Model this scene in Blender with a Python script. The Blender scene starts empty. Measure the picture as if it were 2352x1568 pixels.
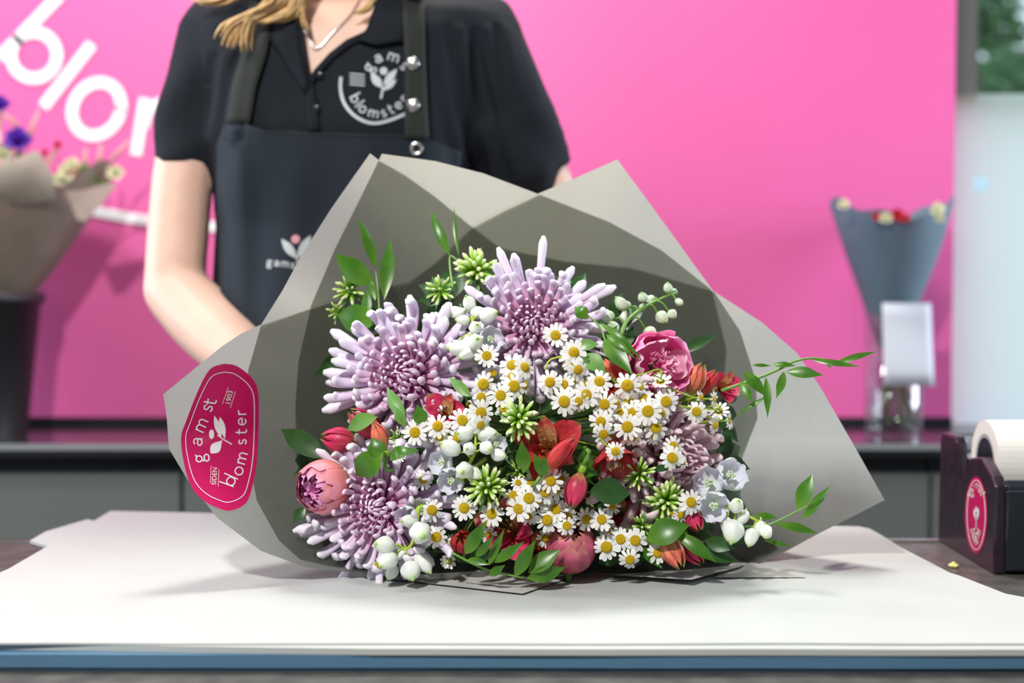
import bpy, math, random
from mathutils import Vector, Matrix, noise
from mathutils.bvhtree import BVHTree
sc = bpy.context.scene
COL = sc.collection
R = math.radians
PI = math.pi

# ---------------------------------------------------------------- camera
F = 3267.0; CX = 1176.0; CY = 784.0
PITCH = math.atan(134.0 / F)
ZP = 0.95                    # height of the white paper surface
ZC = ZP + 0.269              # camera height
CAM = Vector((0, 0, ZC))
cd = bpy.data.cameras.new('camera'); cam = bpy.data.objects.new('camera', cd); COL.objects.link(cam)
cam.location = CAM; cam.rotation_euler = (R(90) - PITCH, 0, 0)
cd.sensor_width = 36; cd.lens = 36 * F / 2352; cd.clip_start = 0.05; cd.clip_end = 200
cd.dof.use_dof = True; cd.dof.focus_distance = 1.255; cd.dof.aperture_fstop = 3.4
sc.camera = cam

# ---------------------------------------------------------------- world, lamps, exposure
w = bpy.data.worlds.new('world'); sc.world = w; w.use_nodes = True
nt = w.node_tree; bg = nt.nodes['Background']
tc = nt.nodes.new('ShaderNodeTexCoord'); sp = nt.nodes.new('ShaderNodeSeparateXYZ')
cr = nt.nodes.new('ShaderNodeValToRGB')
nt.links.new(tc.outputs['Generated'], sp.inputs[0]); nt.links.new(sp.outputs['Z'], cr.inputs[0])
cr.color_ramp.elements[0].position = 0.0; cr.color_ramp.elements[0].color = (0.62, 0.70, 0.76, 1)
cr.color_ramp.elements[1].position = 0.25; cr.color_ramp.elements[1].color = (0.62, 0.74, 0.90, 1)
nt.links.new(cr.outputs[0], bg.inputs[0]); bg.inputs[1].default_value = 2.0

def area(name, loc, target, size, energy, col, sy=None):
    l = bpy.data.lights.new(name, 'AREA'); o = bpy.data.objects.new(name, l); COL.objects.link(o)
    l.shape = 'RECTANGLE'; l.size = size; l.size_y = sy or size; l.energy = energy; l.color = col
    o.location = loc
    o.rotation_euler = (Vector(target) - Vector(loc)).to_track_quat('-Z', 'Y').to_euler()
    return o
area('ceiling_spot_light', (-0.55, -0.15, 2.45), (0.02, 1.27, 1.05), 0.13, 50, (1.0, 0.975, 0.93))
area('ceiling_panel_light', (0.05, 2.10, 2.85), (0.0, 0.95, 1.1), 0.45, 46, (1.0, 0.97, 0.87))
area('left_window_light', (-2.7, 1.8, 1.7), (-0.3, 1.6, 1.1), 1.2, 52, (0.76, 0.88, 1.0))
area('right_window_light', (2.0, 2.2, 1.5), (0.3, 1.5, 1.05), 0.7, 38, (0.78, 0.88, 1.0))
area('wall_wash_light', (-1.5, 1.5, 2.95), (-1.4, 2.7, 1.5), 0.5, 34, (1.0, 0.95, 0.93), 0.3)

sc.view_settings.view_transform = 'Standard'; sc.view_settings.look = 'None'
sc.view_settings.gamma = 1.0; sc.view_settings.use_curve_mapping = False
sc.view_settings.exposure = -0.08
sc.cycles.max_bounces = 7; sc.cycles.diffuse_bounces = 4; sc.cycles.glossy_bounces = 3
sc.cycles.transmission_bounces = 5; sc.cycles.transparent_max_bounces = 16
sc.cycles.caustics_reflective = False; sc.cycles.caustics_refractive = False

# ---------------------------------------------------------------- helpers
_s, _c = math.sin(PITCH), math.cos(PITCH)
def ray(px, py):
    yc = -(py - CY) / F
    return Vector(((px - CX) / F, _c + _s * yc, -_s + _c * yc))
def P(px, py, D):
    d = ray(px, py); return CAM + d * (D / d.y)
def PZ(px, py, z):
    d = ray(px, py); return CAM + d * ((z - ZC) / d.z)
def px_of(v):
    q = v - CAM
    f = q.y * _c - q.z * _s; u = q.z * _c + q.y * _s
    return (CX + F * q.x / f, CY - F * u / f)
def M(D): return D / F        # metres per pixel at depth D

class MB:
    def __init__(s): s.v = []; s.f = []; s.t = []; s.m = []; s.cur = 0
    def add(s, verts, faces, ts=None):
        b = len(s.v); s.v += [tuple(v) for v in verts]; s.t += list(ts) if ts else [0.0] * len(verts)
        for f in faces: s.f.append(tuple(b + i for i in f)); s.m.append(s.cur)
    def box(s, lo, hi):
        x0, y0, z0 = lo; x1, y1, z1 = hi
        v = [(x0,y0,z0),(x1,y0,z0),(x1,y1,z0),(x0,y1,z0),(x0,y0,z1),(x1,y0,z1),(x1,y1,z1),(x0,y1,z1)]
        s.add(v, [(0,3,2,1),(4,5,6,7),(0,1,5,4),(1,2,6,5),(2,3,7,6),(3,0,4,7)])
    def tube(s, pts, rad, n=8, flat=1.0, up=None, t0=0.0, t1=1.0, cap=True):
        pts = [Vector(p) for p in pts]; k = len(pts)
        if not hasattr(rad, '__len__'): rad = [rad] * k
        T = [(pts[min(i+1,k-1)] - pts[max(i-1,0)]).normalized() for i in range(k)]
        u = Vector(up) if up else (Vector((0,0,1)) if abs(T[0].z) < .9 else Vector((1,0,0)))
        vs = []; ts = []; fs = []
        for i in range(k):
            u = u - T[i] * u.dot(T[i])
            if u.length < 1e-6: u = T[i].orthogonal()
            u.normalize(); b = T[i].cross(u)
            fl = flat[i] if hasattr(flat, '__len__') else flat
            for j in range(n):
                a = 2*PI*j/n
                vs.append(pts[i] + b * math.cos(a) * rad[i] + u * math.sin(a) * rad[i] * fl)
                ts.append(t0 + (t1-t0) * i / max(1, k-1))
        for i in range(k-1):
            for j in range(n):
                a = i*n+j; c = i*n+(j+1) % n
                fs.append((a, c, c+n, a+n))
        if cap: fs.append(tuple(range(n-1, -1, -1))); fs.append(tuple((k-1)*n + j for j in range(n)))
        s.add(vs, fs, ts)
    def ball(s, c, r, nu=10, nv=7, sc3=(1,1,1), M3=None, t=0.0, t_by_z=False):
        c = Vector(c); vs = []; ts = []; fs = []
        for i in range(nv+1):
            th = PI*i/nv
            for j in range(nu):
                a = 2*PI*j/nu
                p = Vector((math.sin(th)*math.cos(a)*r*sc3[0], math.sin(th)*math.sin(a)*r*sc3[1], -math.cos(th)*r*sc3[2]))
                if M3: p = M3 @ p
                vs.append(c+p); ts.append(i/nv if t_by_z else t)
        for i in range(nv):
            for j in range(nu):
                a = i*nu+j; b = i*nu+(j+1) % nu
                fs.append((a, b, b+nu, a+nu))
        s.add(vs, fs, ts)
    def grid(s, rows, ts=None):           # rows: list of lists of points
        n = len(rows[0]); vs = [p for r in rows for p in r]; fs = []
        for i in range(len(rows)-1):
            for j in range(n-1):
                a = i*n+j; fs.append((a, a+1, a+n+1, a+n))
        tt = None
        if ts: tt = [ts[i] for i, r in enumerate(rows) for _ in r]
        s.add(vs, fs, tt)
    def mesh(s, name, mats, smooth=True):
        me = bpy.data.meshes.new(name); me.from_pydata(s.v, [], s.f)
        for m in (mats if isinstance(mats, (list, tuple)) else [mats]): me.materials.append(m)
        if len(me.materials) > 1: me.polygons.foreach_set('material_index', s.m)
        if smooth: me.polygons.foreach_set('use_smooth', [True]*len(me.polygons))
        at = me.attributes.new('t', 'FLOAT', 'POINT'); at.data.foreach_set('value', s.t)
        me.update(); return me
    def build(s, name, mats, parent=None, smooth=True):
        return link(name, s.mesh(name, mats, smooth), parent)

def link(name, me, parent=None, mtx=None):
    o = bpy.data.objects.new(name, me); COL.objects.link(o)
    if parent is not None: o.parent = parent
    if mtx is not None: o.matrix_local = mtx
    return o
def tag(o, label=None, cat=None, group=None, kind=None):
    if label: o['label'] = label
    if cat: o['category'] = cat
    if group: o['group'] = group
    if kind: o['kind'] = kind
    return o
def thing(name, label, cat, mtx=None, group=None):
    o = bpy.data.objects.new(name, None); o.empty_display_size = 0.01; COL.objects.link(o)
    if mtx is not None: o.matrix_world = mtx
    return tag(o, label, cat, group)
def frame(loc, nrm, spin=0.0, up=(0,0,1), scale=1.0):   # local +Z along nrm
    z = Vector(nrm).normalized(); u = Vector(up)
    x = u.cross(z)
    if x.length < 1e-4: x = Vector((1,0,0)).cross(z)
    x.normalize(); y = z.cross(x)
    m = Matrix((x, y, z)).transposed().to_4x4()
    return Matrix.Translation(Vector(loc)) @ m @ Matrix.Rotation(spin, 4, 'Z') @ Matrix.Scale(scale, 4)

def mat(name, col=(0.5,0.5,0.5), rough=0.5, spec=0.5, metal=0.0, ramp=None, trans=0.0, tcol=None, bump=0.0,
        bscale=200.0, mottle=0.0, mscale=30.0, sss=0.0, coat=0.0, mix_ramp=None, stretch=None):
    m = bpy.data.materials.new(name); m.use_nodes = True; t = m.node_tree; L = t.links
    p = t.nodes['Principled BSDF']; out = t.nodes['Material Output']
    p.inputs['Roughness'].default_value = rough; p.inputs['Metallic'].default_value = metal
    p.inputs['Specular IOR Level'].default_value = spec
    if coat: p.inputs['Coat Weight'].default_value = coat; p.inputs['Coat Roughness'].default_value = 0.08
    if sss:
        p.inputs['Subsurface Weight'].default_value = sss; p.inputs['Subsurface Radius'].default_value = (0.02, 0.008, 0.005)
        p.inputs['Subsurface Scale'].default_value = 0.4
    csock = None
    if ramp:
        a = t.nodes.new('ShaderNodeAttribute'); a.attribute_name = 't'
        r = t.nodes.new('ShaderNodeValToRGB'); L.new(a.outputs['Fac'], r.inputs[0])
        e = r.color_ramp.elements
        while len(e) < len(ramp): e.new(0.5)
        for i, (pos, c) in enumerate(ramp): e[i].position = pos; e[i].color = (*c, 1)
        csock = r.outputs[0]
    else:
        rgb = t.nodes.new('ShaderNodeRGB'); rgb.outputs[0].default_value = (*col, 1); csock = rgb.outputs[0]
    if mottle:
        tcn = t.nodes.new('ShaderNodeTexCoord'); n = t.nodes.new('ShaderNodeTexNoise')
        n.inputs['Scale'].default_value = mscale; n.inputs['Detail'].default_value = 4
        if stretch:
            mp = t.nodes.new('ShaderNodeMapping'); mp.inputs['Scale'].default_value = stretch
            L.new(tcn.outputs['Object'], mp.inputs[0]); L.new(mp.outputs[0], n.inputs['Vector'])
        else: L.new(tcn.outputs['Object'], n.inputs['Vector'])
        mr = t.nodes.new('ShaderNodeMapRange'); mr.inputs['From Min'].default_value = 0.3; mr.inputs['From Max'].default_value = 0.7
        mr.inputs['To Min'].default_value = 1 - mottle; mr.inputs['To Max'].default_value = 1 + mottle
        L.new(n.outputs[0], mr.inputs[0])
        hv = t.nodes.new('ShaderNodeVectorMath'); hv.operation = 'SCALE'
        L.new(csock, hv.inputs[0]); L.new(mr.outputs[0], hv.inputs['Scale']); csock = hv.outputs[0]
    L.new(csock, p.inputs['Base Color'])
    if bump:
        tcn = t.nodes.new('ShaderNodeTexCoord'); n = t.nodes.new('ShaderNodeTexNoise')
        n.inputs['Scale'].default_value = bscale; n.inputs['Detail'].default_value = 3
        L.new(tcn.outputs['Object'], n.inputs['Vector'])
        b = t.nodes.new('ShaderNodeBump'); b.inputs['Strength'].default_value = bump; b.inputs['Distance'].default_value = 0.001
        L.new(n.outputs[0], b.inputs['Height']); L.new(b.outputs[0], p.inputs['Normal'])
    if trans:
        tr = t.nodes.new('ShaderNodeBsdfTranslucent'); mx = t.nodes.new('ShaderNodeMixShader'); mx.inputs[0].default_value = trans
        if tcol: tr.inputs[0].default_value = (*tcol, 1)
        else: L.new(csock, tr.inputs[0])
        L.new(p.outputs[0], mx.inputs[1]); L.new(tr.outputs[0], mx.inputs[2]); L.new(mx.outputs[0], out.inputs[0])
    return m
def glass_mat(name, tint=(1,1,1), alpha=0.12, rough=0.02):
    m = bpy.data.materials.new(name); m.use_nodes = True; t = m.node_tree; L = t.links
    t.nodes.remove(t.nodes['Principled BSDF']); out = t.nodes['Material Output']
    a = t.nodes.new('ShaderNodeBsdfTransparent'); a.inputs[0].default_value = (*tint, 1)
    g = t.nodes.new('ShaderNodeBsdfGlossy'); g.inputs['Roughness'].default_value = rough
    fr = t.nodes.new('ShaderNodeLayerWeight'); fr.inputs[0].default_value = 0.35
    ad = t.nodes.new('ShaderNodeMath'); ad.operation = 'MULTIPLY_ADD'; ad.inputs[1].default_value = 0.3; ad.inputs[2].default_value = alpha; L.new(fr.outputs['Facing'], ad.inputs[0])
    mx = t.nodes.new('ShaderNodeMixShader'); L.new(ad.outputs[0], mx.inputs[0]); L.new(a.outputs[0], mx.inputs[1]); L.new(g.outputs[0], mx.inputs[2])
    L.new(mx.outputs[0], out.inputs[0]); return m
def bevel(o, wdt=0.002, seg=2):
    b = o.modifiers.new('bevel', 'BEVEL'); b.width = wdt; b.segments = seg; b.limit_method = 'ANGLE'; return o

def interp(pts, u):           # smooth (Catmull-Rom) point at u in 0..1
    k = len(pts)-1; x = min(max(u, 0), 1)*k; i = min(int(x), k-1); f = x-i
    p0 = Vector(pts[max(i-1,0)]); p1 = Vector(pts[i]); p2 = Vector(pts[i+1]); p3 = Vector(pts[min(i+2,k)])
    return 0.5*((2*p1)+(p2-p0)*f+(2*p0-5*p1+4*p2-p3)*f*f+(-p0+3*p1-3*p2+p3)*f*f*f)
def smooth_path(pts, n): return [interp(pts, i/(n-1)) for i in range(n)]

# stroke lettering: light rounded lower-case alphabet, x-height 1
def arc(cx, cy, rx, ry, a0, a1, n=14): return [(cx+rx*math.cos(R(a0+(a1-a0)*i/n)), cy+ry*math.sin(R(a0+(a1-a0)*i/n))) for i in range(n+1)]
GLYPH = {
 'o': ([arc(.5,.5,.5,.5,0,360,26)], 1.0),
 'a': ([arc(.47,.68,.36,.32,150,0,8)+[(.83,.3),(.86,0)], arc(.42,.27,.36,.27,60,330,16)+[(.83,.35)], [(.6,.5),(.83,.52)]], .9),
 'b': ([[(0,1.75),(0,0)], arc(.5,.5,.5,.5,180,540,26)], 1.0),
 'l': ([[(0,1.75),(0,0)]], .0),
 'm': ([[(0,0),(0,1)], [(0,.5)]+arc(.35,.62,.35,.38,180,0,10)+[(.7,0)], [(.7,.5)]+arc(1.05,.62,.35,.38,180,0,10)+[(1.4,0)]], 1.4),
 's': ([arc(.36,.74,.28,.25,40,270,12)+arc(.36,.25,.30,.25,90,-150,12)], .68),
 't': ([[(.22,1.45),(.22,.3)]+arc(.48,.3,.26,.3,180,300,8), [(0,1.0),(.62,1.0)]], .62),
 'e': ([[(.04,.52),(.96,.52)]+arc(.5,.5,.46,.5,0,310,20)], .95),
 'r': ([[(0,0),(0,1)], [(0,.55)]+arc(.42,.62,.42,.38,180,75,8)], .5),
 'g': ([arc(.42,.62,.36,.36,0,360,20), arc(.45,-.3,.42,.30,0,360,20), [(.2,.3),(.1,.12),(.3,0)], [(.68,.88),(.95,1.0)]], .95),
}
def ribbon(mb, pts, wd, fmap, step=None):
    """flat ribbon following 2-D pts, each corner mapped by fmap(x,y)->3-D"""
    if hasattr(fmap, 'step'): fmap.step()
    q = [Vector(pts[0])]
    for p in pts[1:]:
        p = Vector(p); d = (p-q[-1]).length; k = max(1, int(d/(step or wd*3)))
        a = q[-1]
        for i in range(1, k+1): q.append(a.lerp(p, i/k))
    k = len(q); rows = []
    for i in range(k):
        t = q[min(i+1,k-1)]-q[max(i-1,0)]
        if t.length < 1e-9: t = Vector((1,0))
        t.normalize(); nn = Vector((-t.y, t.x))*wd/2
        e = t*(wd/2)*(-1 if i == 0 else 1 if i == k-1 else 0)*0.5
        rows.append([fmap(*(q[i]-nn+e)), fmap(*(q[i]+nn+e))])
    mb.grid(rows)
def glyph(mb, ch, x, y, ang, xh, wd, fmap, slant=0.0):
    """image coordinates (y down); ang = direction of writing; letter's up is to the left of it"""
    a = Vector((math.cos(ang), math.sin(ang))); u = Vector((math.sin(ang), -math.cos(ang)))
    for st in GLYPH[ch][0]:
        pts = [Vector((x, y))+a*((px+slant*py)*xh)+u*(py*xh) for px, py in st]
        ribbon(mb, pts, wd, fmap)
def word(mb, s, path, xh, wd, fmap, gap=.38, slant=0.0, fit=True):
    L = sum(GLYPH[c][1] for c in s)+gap*(len(s)-1)
    pp = smooth_path([(p[0], p[1], 0) for p in path], 80)
    cum = [0]
    for i in range(1, 80): cum.append(cum[-1]+(pp[i]-pp[i-1]).length)
    k = cum[-1]/(L) if fit else xh
    def at(d):
        d = max(0, min(d, cum[-1]-1e-6)); i = max(j for j in range(79) if cum[j] <= d)
        f = (d-cum[i])/max(1e-9, cum[i+1]-cum[i]); p = pp[i].lerp(pp[i+1], f); t = pp[min(i+2,79)]-pp[max(i-1,0)]
        return p, math.atan2(t.y, t.x)
    x = 0
    for c in s:
        wch = GLYPH[c][1]; mid, ang = at((x+wch/2)*k)
        ax = Vector((math.cos(ang), math.sin(ang)))*(wch/2*xh)
        glyph(mb, c, mid.x-ax.x, mid.y-ax.y, ang, xh, wd, fmap, slant)
        x += wch+gap
def fill(mb, poly, fmap, n=5):
    """filled outline (star-shaped about its centroid)"""
    c = Vector((sum(p[0] for p in poly)/len(poly), sum(p[1] for p in poly)/len(poly)))
    rows = [[fmap(*(c.lerp(Vector(p), i/n+1e-4))) for p in list(poly)+[poly[0]]] for i in range(n+1)]
    mb.grid(rows)
def petal_poly(b, t, wd, n=10, peak=.5):
    b = Vector(b); t = Vector(t); d = t-b; nn = Vector((-d.y, d.x)).normalized()*wd/2
    up = [b+d*(i/n)+nn*math.sin(PI*(i/n)**(math.log(.5)/math.log(peak))) for i in range(n+1)]
    dn = [b+d*(i/n)-nn*math.sin(PI*(i/n)**(math.log(.5)/math.log(peak))) for i in range(n-1, 0, -1)]
    return up+dn
def font_mesh(mb, txt, fmap_local, size=1.0):
    cu = bpy.data.curves.new('txt', 'FONT'); cu.body = txt; cu.size = size; cu.align_x = 'CENTER'; cu.align_y = 'CENTER'
    cu.resolution_u = 3
    o = bpy.data.objects.new('txt', cu); COL.objects.link(o)
    me = bpy.data.meshes.new_from_object(o.evaluated_get(bpy.context.evaluated_depsgraph_get()))
    mb.add([fmap_local(v.co.x, v.co.y) for v in me.vertices], [tuple(p.vertices) for p in me.polygons])
    bpy.data.objects.remove(o); bpy.data.curves.remove(cu); bpy.data.meshes.remove(me)
# ================================================================ room
ZT = ZP - 0.020              # table top
m_pink = mat('pink_paint', (0.70, 0.115, 0.345), 0.42, 0.5, mottle=0.03, mscale=3)
m_letter = mat('white_letter_vinyl', (0.86, 0.86, 0.88), 0.4)
m_black = mat('black_gloss_laminate', (0.015, 0.016, 0.02), 0.16, 0.6)
m_gap = mat('shade_dark_laminate', (0.02, 0.03, 0.04), 0.5)  # dark tone paints in the shade of the recess under the counter
m_cab = mat('grey_cabinet_laminate', (0.13, 0.145, 0.14), 0.45, 0.4)
m_chrome = mat('brushed_metal', (0.75, 0.75, 0.72), 0.25, metal=1.0)
m_floor = mat('grey_floor_tile', (0.22, 0.22, 0.21), 0.4, mottle=0.1, mscale=5)
m_wallw = mat('light_grey_paint', (0.32, 0.33, 0.33), 0.7)
m_tabletop = mat('dark_concrete_laminate', (0.075, 0.075, 0.068), 0.38, 0.5, mottle=0.35, mscale=40, bump=0.15, bscale=300)
m_post = mat('dark_grey_window_metal', (0.085, 0.085, 0.08), 0.45)
YW = 2.70; XR = 0.836; ZB = ZP

def struct(name, mb, m, label=None, smooth=False):
    o = mb.build(name, m, smooth=smooth); o['kind'] = 'structure'
    if label: o['label'] = label
    return o
b = MB(); b.box((-3.2, -1.5, -0.05), (2.6, 3.2, 0)); struct('floor', b, m_floor, 'grey shop floor')
b = MB(); b.box((-3.2, YW, 0), (XR, YW+0.08, 3.1)); struct('wall_back', b, m_pink, 'pink painted back wall with white lettering')
b = MB(); b.box((-3.3, -1.5, 0), (-3.2, YW+0.08, 3.1)); struct('wall_left', b, m_wallw, 'pale side wall')
b = MB(); b.box((2.2, -1.5, 0), (2.3, YW+0.08, 3.1)); struct('wall_right', b, m_wallw, 'pale side wall past the window')
b = MB(); b.box((-3.3, -1.6, 0), (2.3, -1.5, 3.1)); struct('wall_front', b, m_wallw, 'pale wall behind the viewer')
b = MB(); b.box((-3.3, -1.6, 3.1), (2.3, YW+0.12, 3.2)); struct('ceiling', b, m_wallw, 'pale ceiling')
# window beside the pink wall: post, frosted pane below, clear pane above
b = MB(); b.box((XR, YW+0.02, 0), (2.2, YW+0.10, ZB-0.01)); struct('trim_2', b, m_cab, 'low wall below the window')
zf = P(2250, 222, YW+0.05).z
b = MB(); b.box((XR+0.002, YW+0.012, zf-0.006), (XR+0.045, YW+0.06, 3.1)); b.box((XR+0.04, YW+0.04, zf-0.008), (2.2, YW+0.06, zf+0.004))
win = struct('window_1', b, m_post, 'window beside the pink wall, clear above and frosted below')
m_clear = glass_mat('clear_window_glass', (0.97, 1, 0.99), 0.03)
b = MB(); b.box((XR+0.045, YW+0.046, zf), (2.2, YW+0.052, 3.1)); b.build('clear_pane', m_clear, win, smooth=False)
m_frost = mat('frosted_film', (0.94, 0.97, 0.94), 0.7, 0.3, trans=0.95)
b = MB(); b.grid([[(XR+0.0005, YW+0.008, ZB), (2.2, YW+0.008, ZB)], [(XR+0.0005, YW+0.008, zf), (2.2, YW+0.008, zf)]])
b.build('frosted_pane', m_frost, win, smooth=False)
m_dot = mat('pale_blue_sticker', (0.50, 0.72, 0.80), 0.6, trans=0.4)
b = MB(); c = P(2253, 422, YW+0.0065); rr = 20*M(YW)
b.add([c]+[c+Vector((math.cos(i*PI/12), 0, math.sin(i*PI/12)))*rr for i in range(24)], [(0, i+1, (i+1) % 24+1) for i in range(24)])
b.build('round_sticker', m_dot, win, smooth=False)['label'] = 'small pale blue round dot on the frosted pane'

# lettering on the wall
class OnWall:
    k = 0
    def step(s): s.k += 1
    def __call__(s, px, py): return P(px, py, YW-0.0022-0.0004*s.k)
def sign(ch_fn, label, name='wall_letter', cat='letter'):
    global on_wall
    on_wall = OnWall(); mb = MB(); ch_fn(mb); o = mb.build(name, m_letter, smooth=False)
    return tag(o, label, cat, 'white letters on the pink wall')
WL = 27
sign(lambda mb: glyph(mb, 'b', 3, 128, R(44), 106, WL, on_wall), 'large white letter b on the pink wall, cut by the photo edge')
sign(lambda mb: ribbon(mb, [(207, 106), (103, 240)], WL, on_wall), 'large slanted white letter l on the pink wall')
sign(lambda mb: ribbon(mb, [(222+57*math.cos(t)*0.98+8*math.sin(t), 250-61*math.sin(t)) for t in [i*2*PI/40 for i in range(41)]], WL, on_wall), 'large round white letter o on the pink wall')
sign(lambda mb: (ribbon(mb, [(332, 232), (313, 350)], WL, on_wall), ribbon(mb, [(330, 285), (340, 250), (368, 236), (400, 240), (415, 265), (405, 350)], WL, on_wall),
     ribbon(mb, [(415, 290), (428, 256), (456, 244), (486, 252), (496, 280), (486, 360)], WL, on_wall)), 'white letter m half hidden behind the florist sleeve')
sign(lambda mb: ribbon(mb, smooth_path([(-260, 210), (-160, 330), (20, 432), (140, 470), (240, 490), (340, 507), (480, 520), (620, 510)], 40), 22, lambda x, y, *a: on_wall(x, y)) if False else
     ribbon(mb, [(p.x, p.y) for p in smooth_path([(-260, 210, 0), (-160, 330, 0), (20, 432, 0), (140, 468, 0), (240, 489, 0), (340, 506, 0), (480, 520, 0), (620, 510, 0)], 40)], 24, on_wall),
     'thin white curved line under the wall lettering', 'curved line', 'line')

# back counter
b = MB(); b.box((-3.1, 2.375, ZB-0.022), (2.0, YW-0.001, ZB)); ct = bevel(b.build('back_counter', m_black, smooth=False), 0.003)
m_highlight = mat('painted_highlight_grey', (0.25, 0.27, 0.28), 0.3, 0.6)  # added strip, its grey paints the highlight along the counter's front edge
b = MB(); b.box((-3.1, 2.3725, ZB-0.010), (2.0, 2.3748, ZB-0.0005)); b.build('edge_highlight', m_highlight, ct, smooth=False)
tag(ct, 'glossy black counter top running along the pink wall', 'counter')
b = MB(); b.box((-3.1, YW-0.014, ZB+0.0005), (XR-0.002, YW-0.002, ZB+0.015)); struct('trim_1', b, m_black, 'black strip where counter meets wall')
x0 = -3.1
for i in range(4):
    x1 = x0+1.27
    c = thing('base_cabinet', ['base cabinet at the far left, out of reach', 'grey base cabinet under the counter, left of the florist',
              'grey base cabinet under the counter, behind the bouquet', 'grey base cabinet under the counter, behind the tape dispenser'][i], 'cabinet', Matrix.Translation((x0, 2.4, 0)), 'grey cabinets below the back counter')
    b = MB(); b.box((0.002, 0.03, 0.0), (1.268, 0.28, ZB-0.024)); b.build('carcass', m_gap, c, smooth=False)
    b = MB(); b.box((0.003, 0.0, 0.08), (1.267, 0.0295, ZB-0.055)); bevel(b.build('door', m_cab, c, smooth=False), 0.002)
    x0 = x1
# work table
t = thing('work_table', 'dark grey work table carrying the stack of wrapping paper', 'table', Matrix.Translation((0.1, 1.2, 0)))
T0 = Vector((0.1, 1.2, 0))
b = MB(); b.box((-0.95, -0.42, ZT-0.04), (0.95, 0.375, ZT)); bevel(b.build('table_top', m_tabletop, t, smooth=False), 0.002)
b = MB(); b.box((-0.95, 0.376, ZT-0.035), (0.95, 0.384, ZT+0.003)); b.build('edge_strip', m_chrome, t, smooth=False)['label'] = 'shiny metal strip on the rear edge'
b = MB(); b.box((-0.90, -0.37, 0.05), (-0.86, 0.33, ZT-0.04)); b.build('side_panel', m_cab, t, smooth=False)
b = MB(); b.box((0.86, -0.37, 0.05), (0.90, 0.33, ZT-0.04)); b.build('side_panel', m_cab, t, smooth=False)
b = MB(); b.box((-0.86, -0.30, 0.05), (0.86, -0.27, ZT-0.04)); b.build('front_panel', m_cab, t, smooth=False)
b = MB(); b.box((-0.88, -0.33, 0.0), (0.88, 0.30, 0.05)); b.build('plinth', m_gap, t, smooth=False)

# paper stacks
m_white = mat('white_wrapping_paper', (0.425, 0.450, 0.440), 0.6, 0.25, mottle=0.025, mscale=12, bump=0.25, bscale=500)
m_edge = mat('shade_blue_paper', (0.075, 0.17, 0.27), 0.6, 0.3, mottle=0.10, mscale=8, stretch=(1.5, 1, 260))  # blue of the shaded sheet edges is put into the paper colour
m_under = mat('painted_shadow_blue', (0.02, 0.045, 0.08), 0.7)  # dark colour stands for the shadow beneath the stack's near edge
def sheet_stack(name, label, outline, z0, z1, m, cat='paper stack', group=None, wob=0.0008):
    """outline: world xy corners; edges follow a slightly uneven line"""
    pts = []
    n = len(outline)
    for i in range(n):
        a = Vector(outline[i]); c = Vector(outline[(i+1) % n]); k = max(2, int((c-a).length/0.02))
        for j in range(k):
            q = a.lerp(c, j/k); w_ = noise.noise(Vector((q.x*9, q.y*9, z0*40)))*wob*2
            d = (c-a).normalized(); q = q+Vector((-d.y, d.x))*w_; pts.append(q)
    b = MB(); k = len(pts)
    def zz(q, z): return z
    top = [(q.x, q.y, zz(q, z1)) for q in pts]; bot = [(q.x, q.y, z0) for q in pts]
    b.add(top+bot, [tuple(range(k))]+[tuple(range(2*k-1, k-1, -1))]+[(k+i, k+(i+1) % k, (i+1) % k, i) for i in range(k)])
    o = b.build(name, m, smooth=False)
    return tag(o, label, cat, group)
sheet_stack('stack_shadow_sheet', 'dark sheet painted as the shadow at the bottom of the paper stack', [(-0.50, 1.048), (0.56, 1.044), (0.405, 1.25), (0.385, 1.56), (-0.46, 1.56)], ZT+0.0003, ZT+0.0035, m_under)
sheet_stack('shade_blue_paper_stack', 'paper sheets below the white sheets, painted blue as shade at the near edge', [(-0.52, 1.047), (0.57, 1.042), (0.41, 1.25), (0.388, 1.56), (-0.462, 1.57), (-0.468, 1.25)], ZT+0.0036, ZT+0.0135, m_edge)
sheet_stack('white_paper_stack', 'white wrapping paper stack under the bouquet, whose lower layers peek out at the near right',
            [(-0.10, 1.0435), (0.59, 1.0405), (0.415, 1.25), (0.39, 1.565), (-0.465, 1.62), (-0.45, 1.3), (-0.4, 1.06)], ZT+0.0136, ZP-0.0016, m_white)
sheet_stack('wrapping_paper_sheet', 'broad white top sheet of wrapping paper that the bouquet lies on', [(-0.62, 1.056), (0.62, 1.052), (0.434, 1.20), (0.412, 1.30), (0.400, 1.33), (0.392, 1.55), (0.384, 1.565), (-0.476, 1.672), (-0.474, 1.33), (-0.48, 1.28)], ZP-0.0015, ZP, m_white, 'paper', wob=0.0015)
o = sheet_stack('wrapping_paper_sheet', 'small white paper corner jutting out behind the left edge of the stack', [(-0.508, 1.49), (-0.46, 1.44), (-0.46, 1.6), (-0.489, 1.625), (-0.510, 1.545)], ZP-0.0050, ZP-0.0020, m_white, 'paper')
o.parent = None

# fallen petal on the table
m_crumb = mat('pale_yellow_petal', (0.75, 0.70, 0.25), 0.5)
b = MB(); c = PZ(2190, 1303, ZT)
for i in range(5):
    a = i*2*PI/5; b.ball(c+Vector((math.cos(a)*.003, math.sin(a)*.003, .002)), 0.0026, 8, 6, (1, 1, .7))
b.ball(c+Vector((0, 0, .003)), .003, 8, 6)
tag(b.build('fallen_petal', m_crumb), 'tiny pale yellow petal crumb on the table beside the tape dispenser', 'petal')

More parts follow.
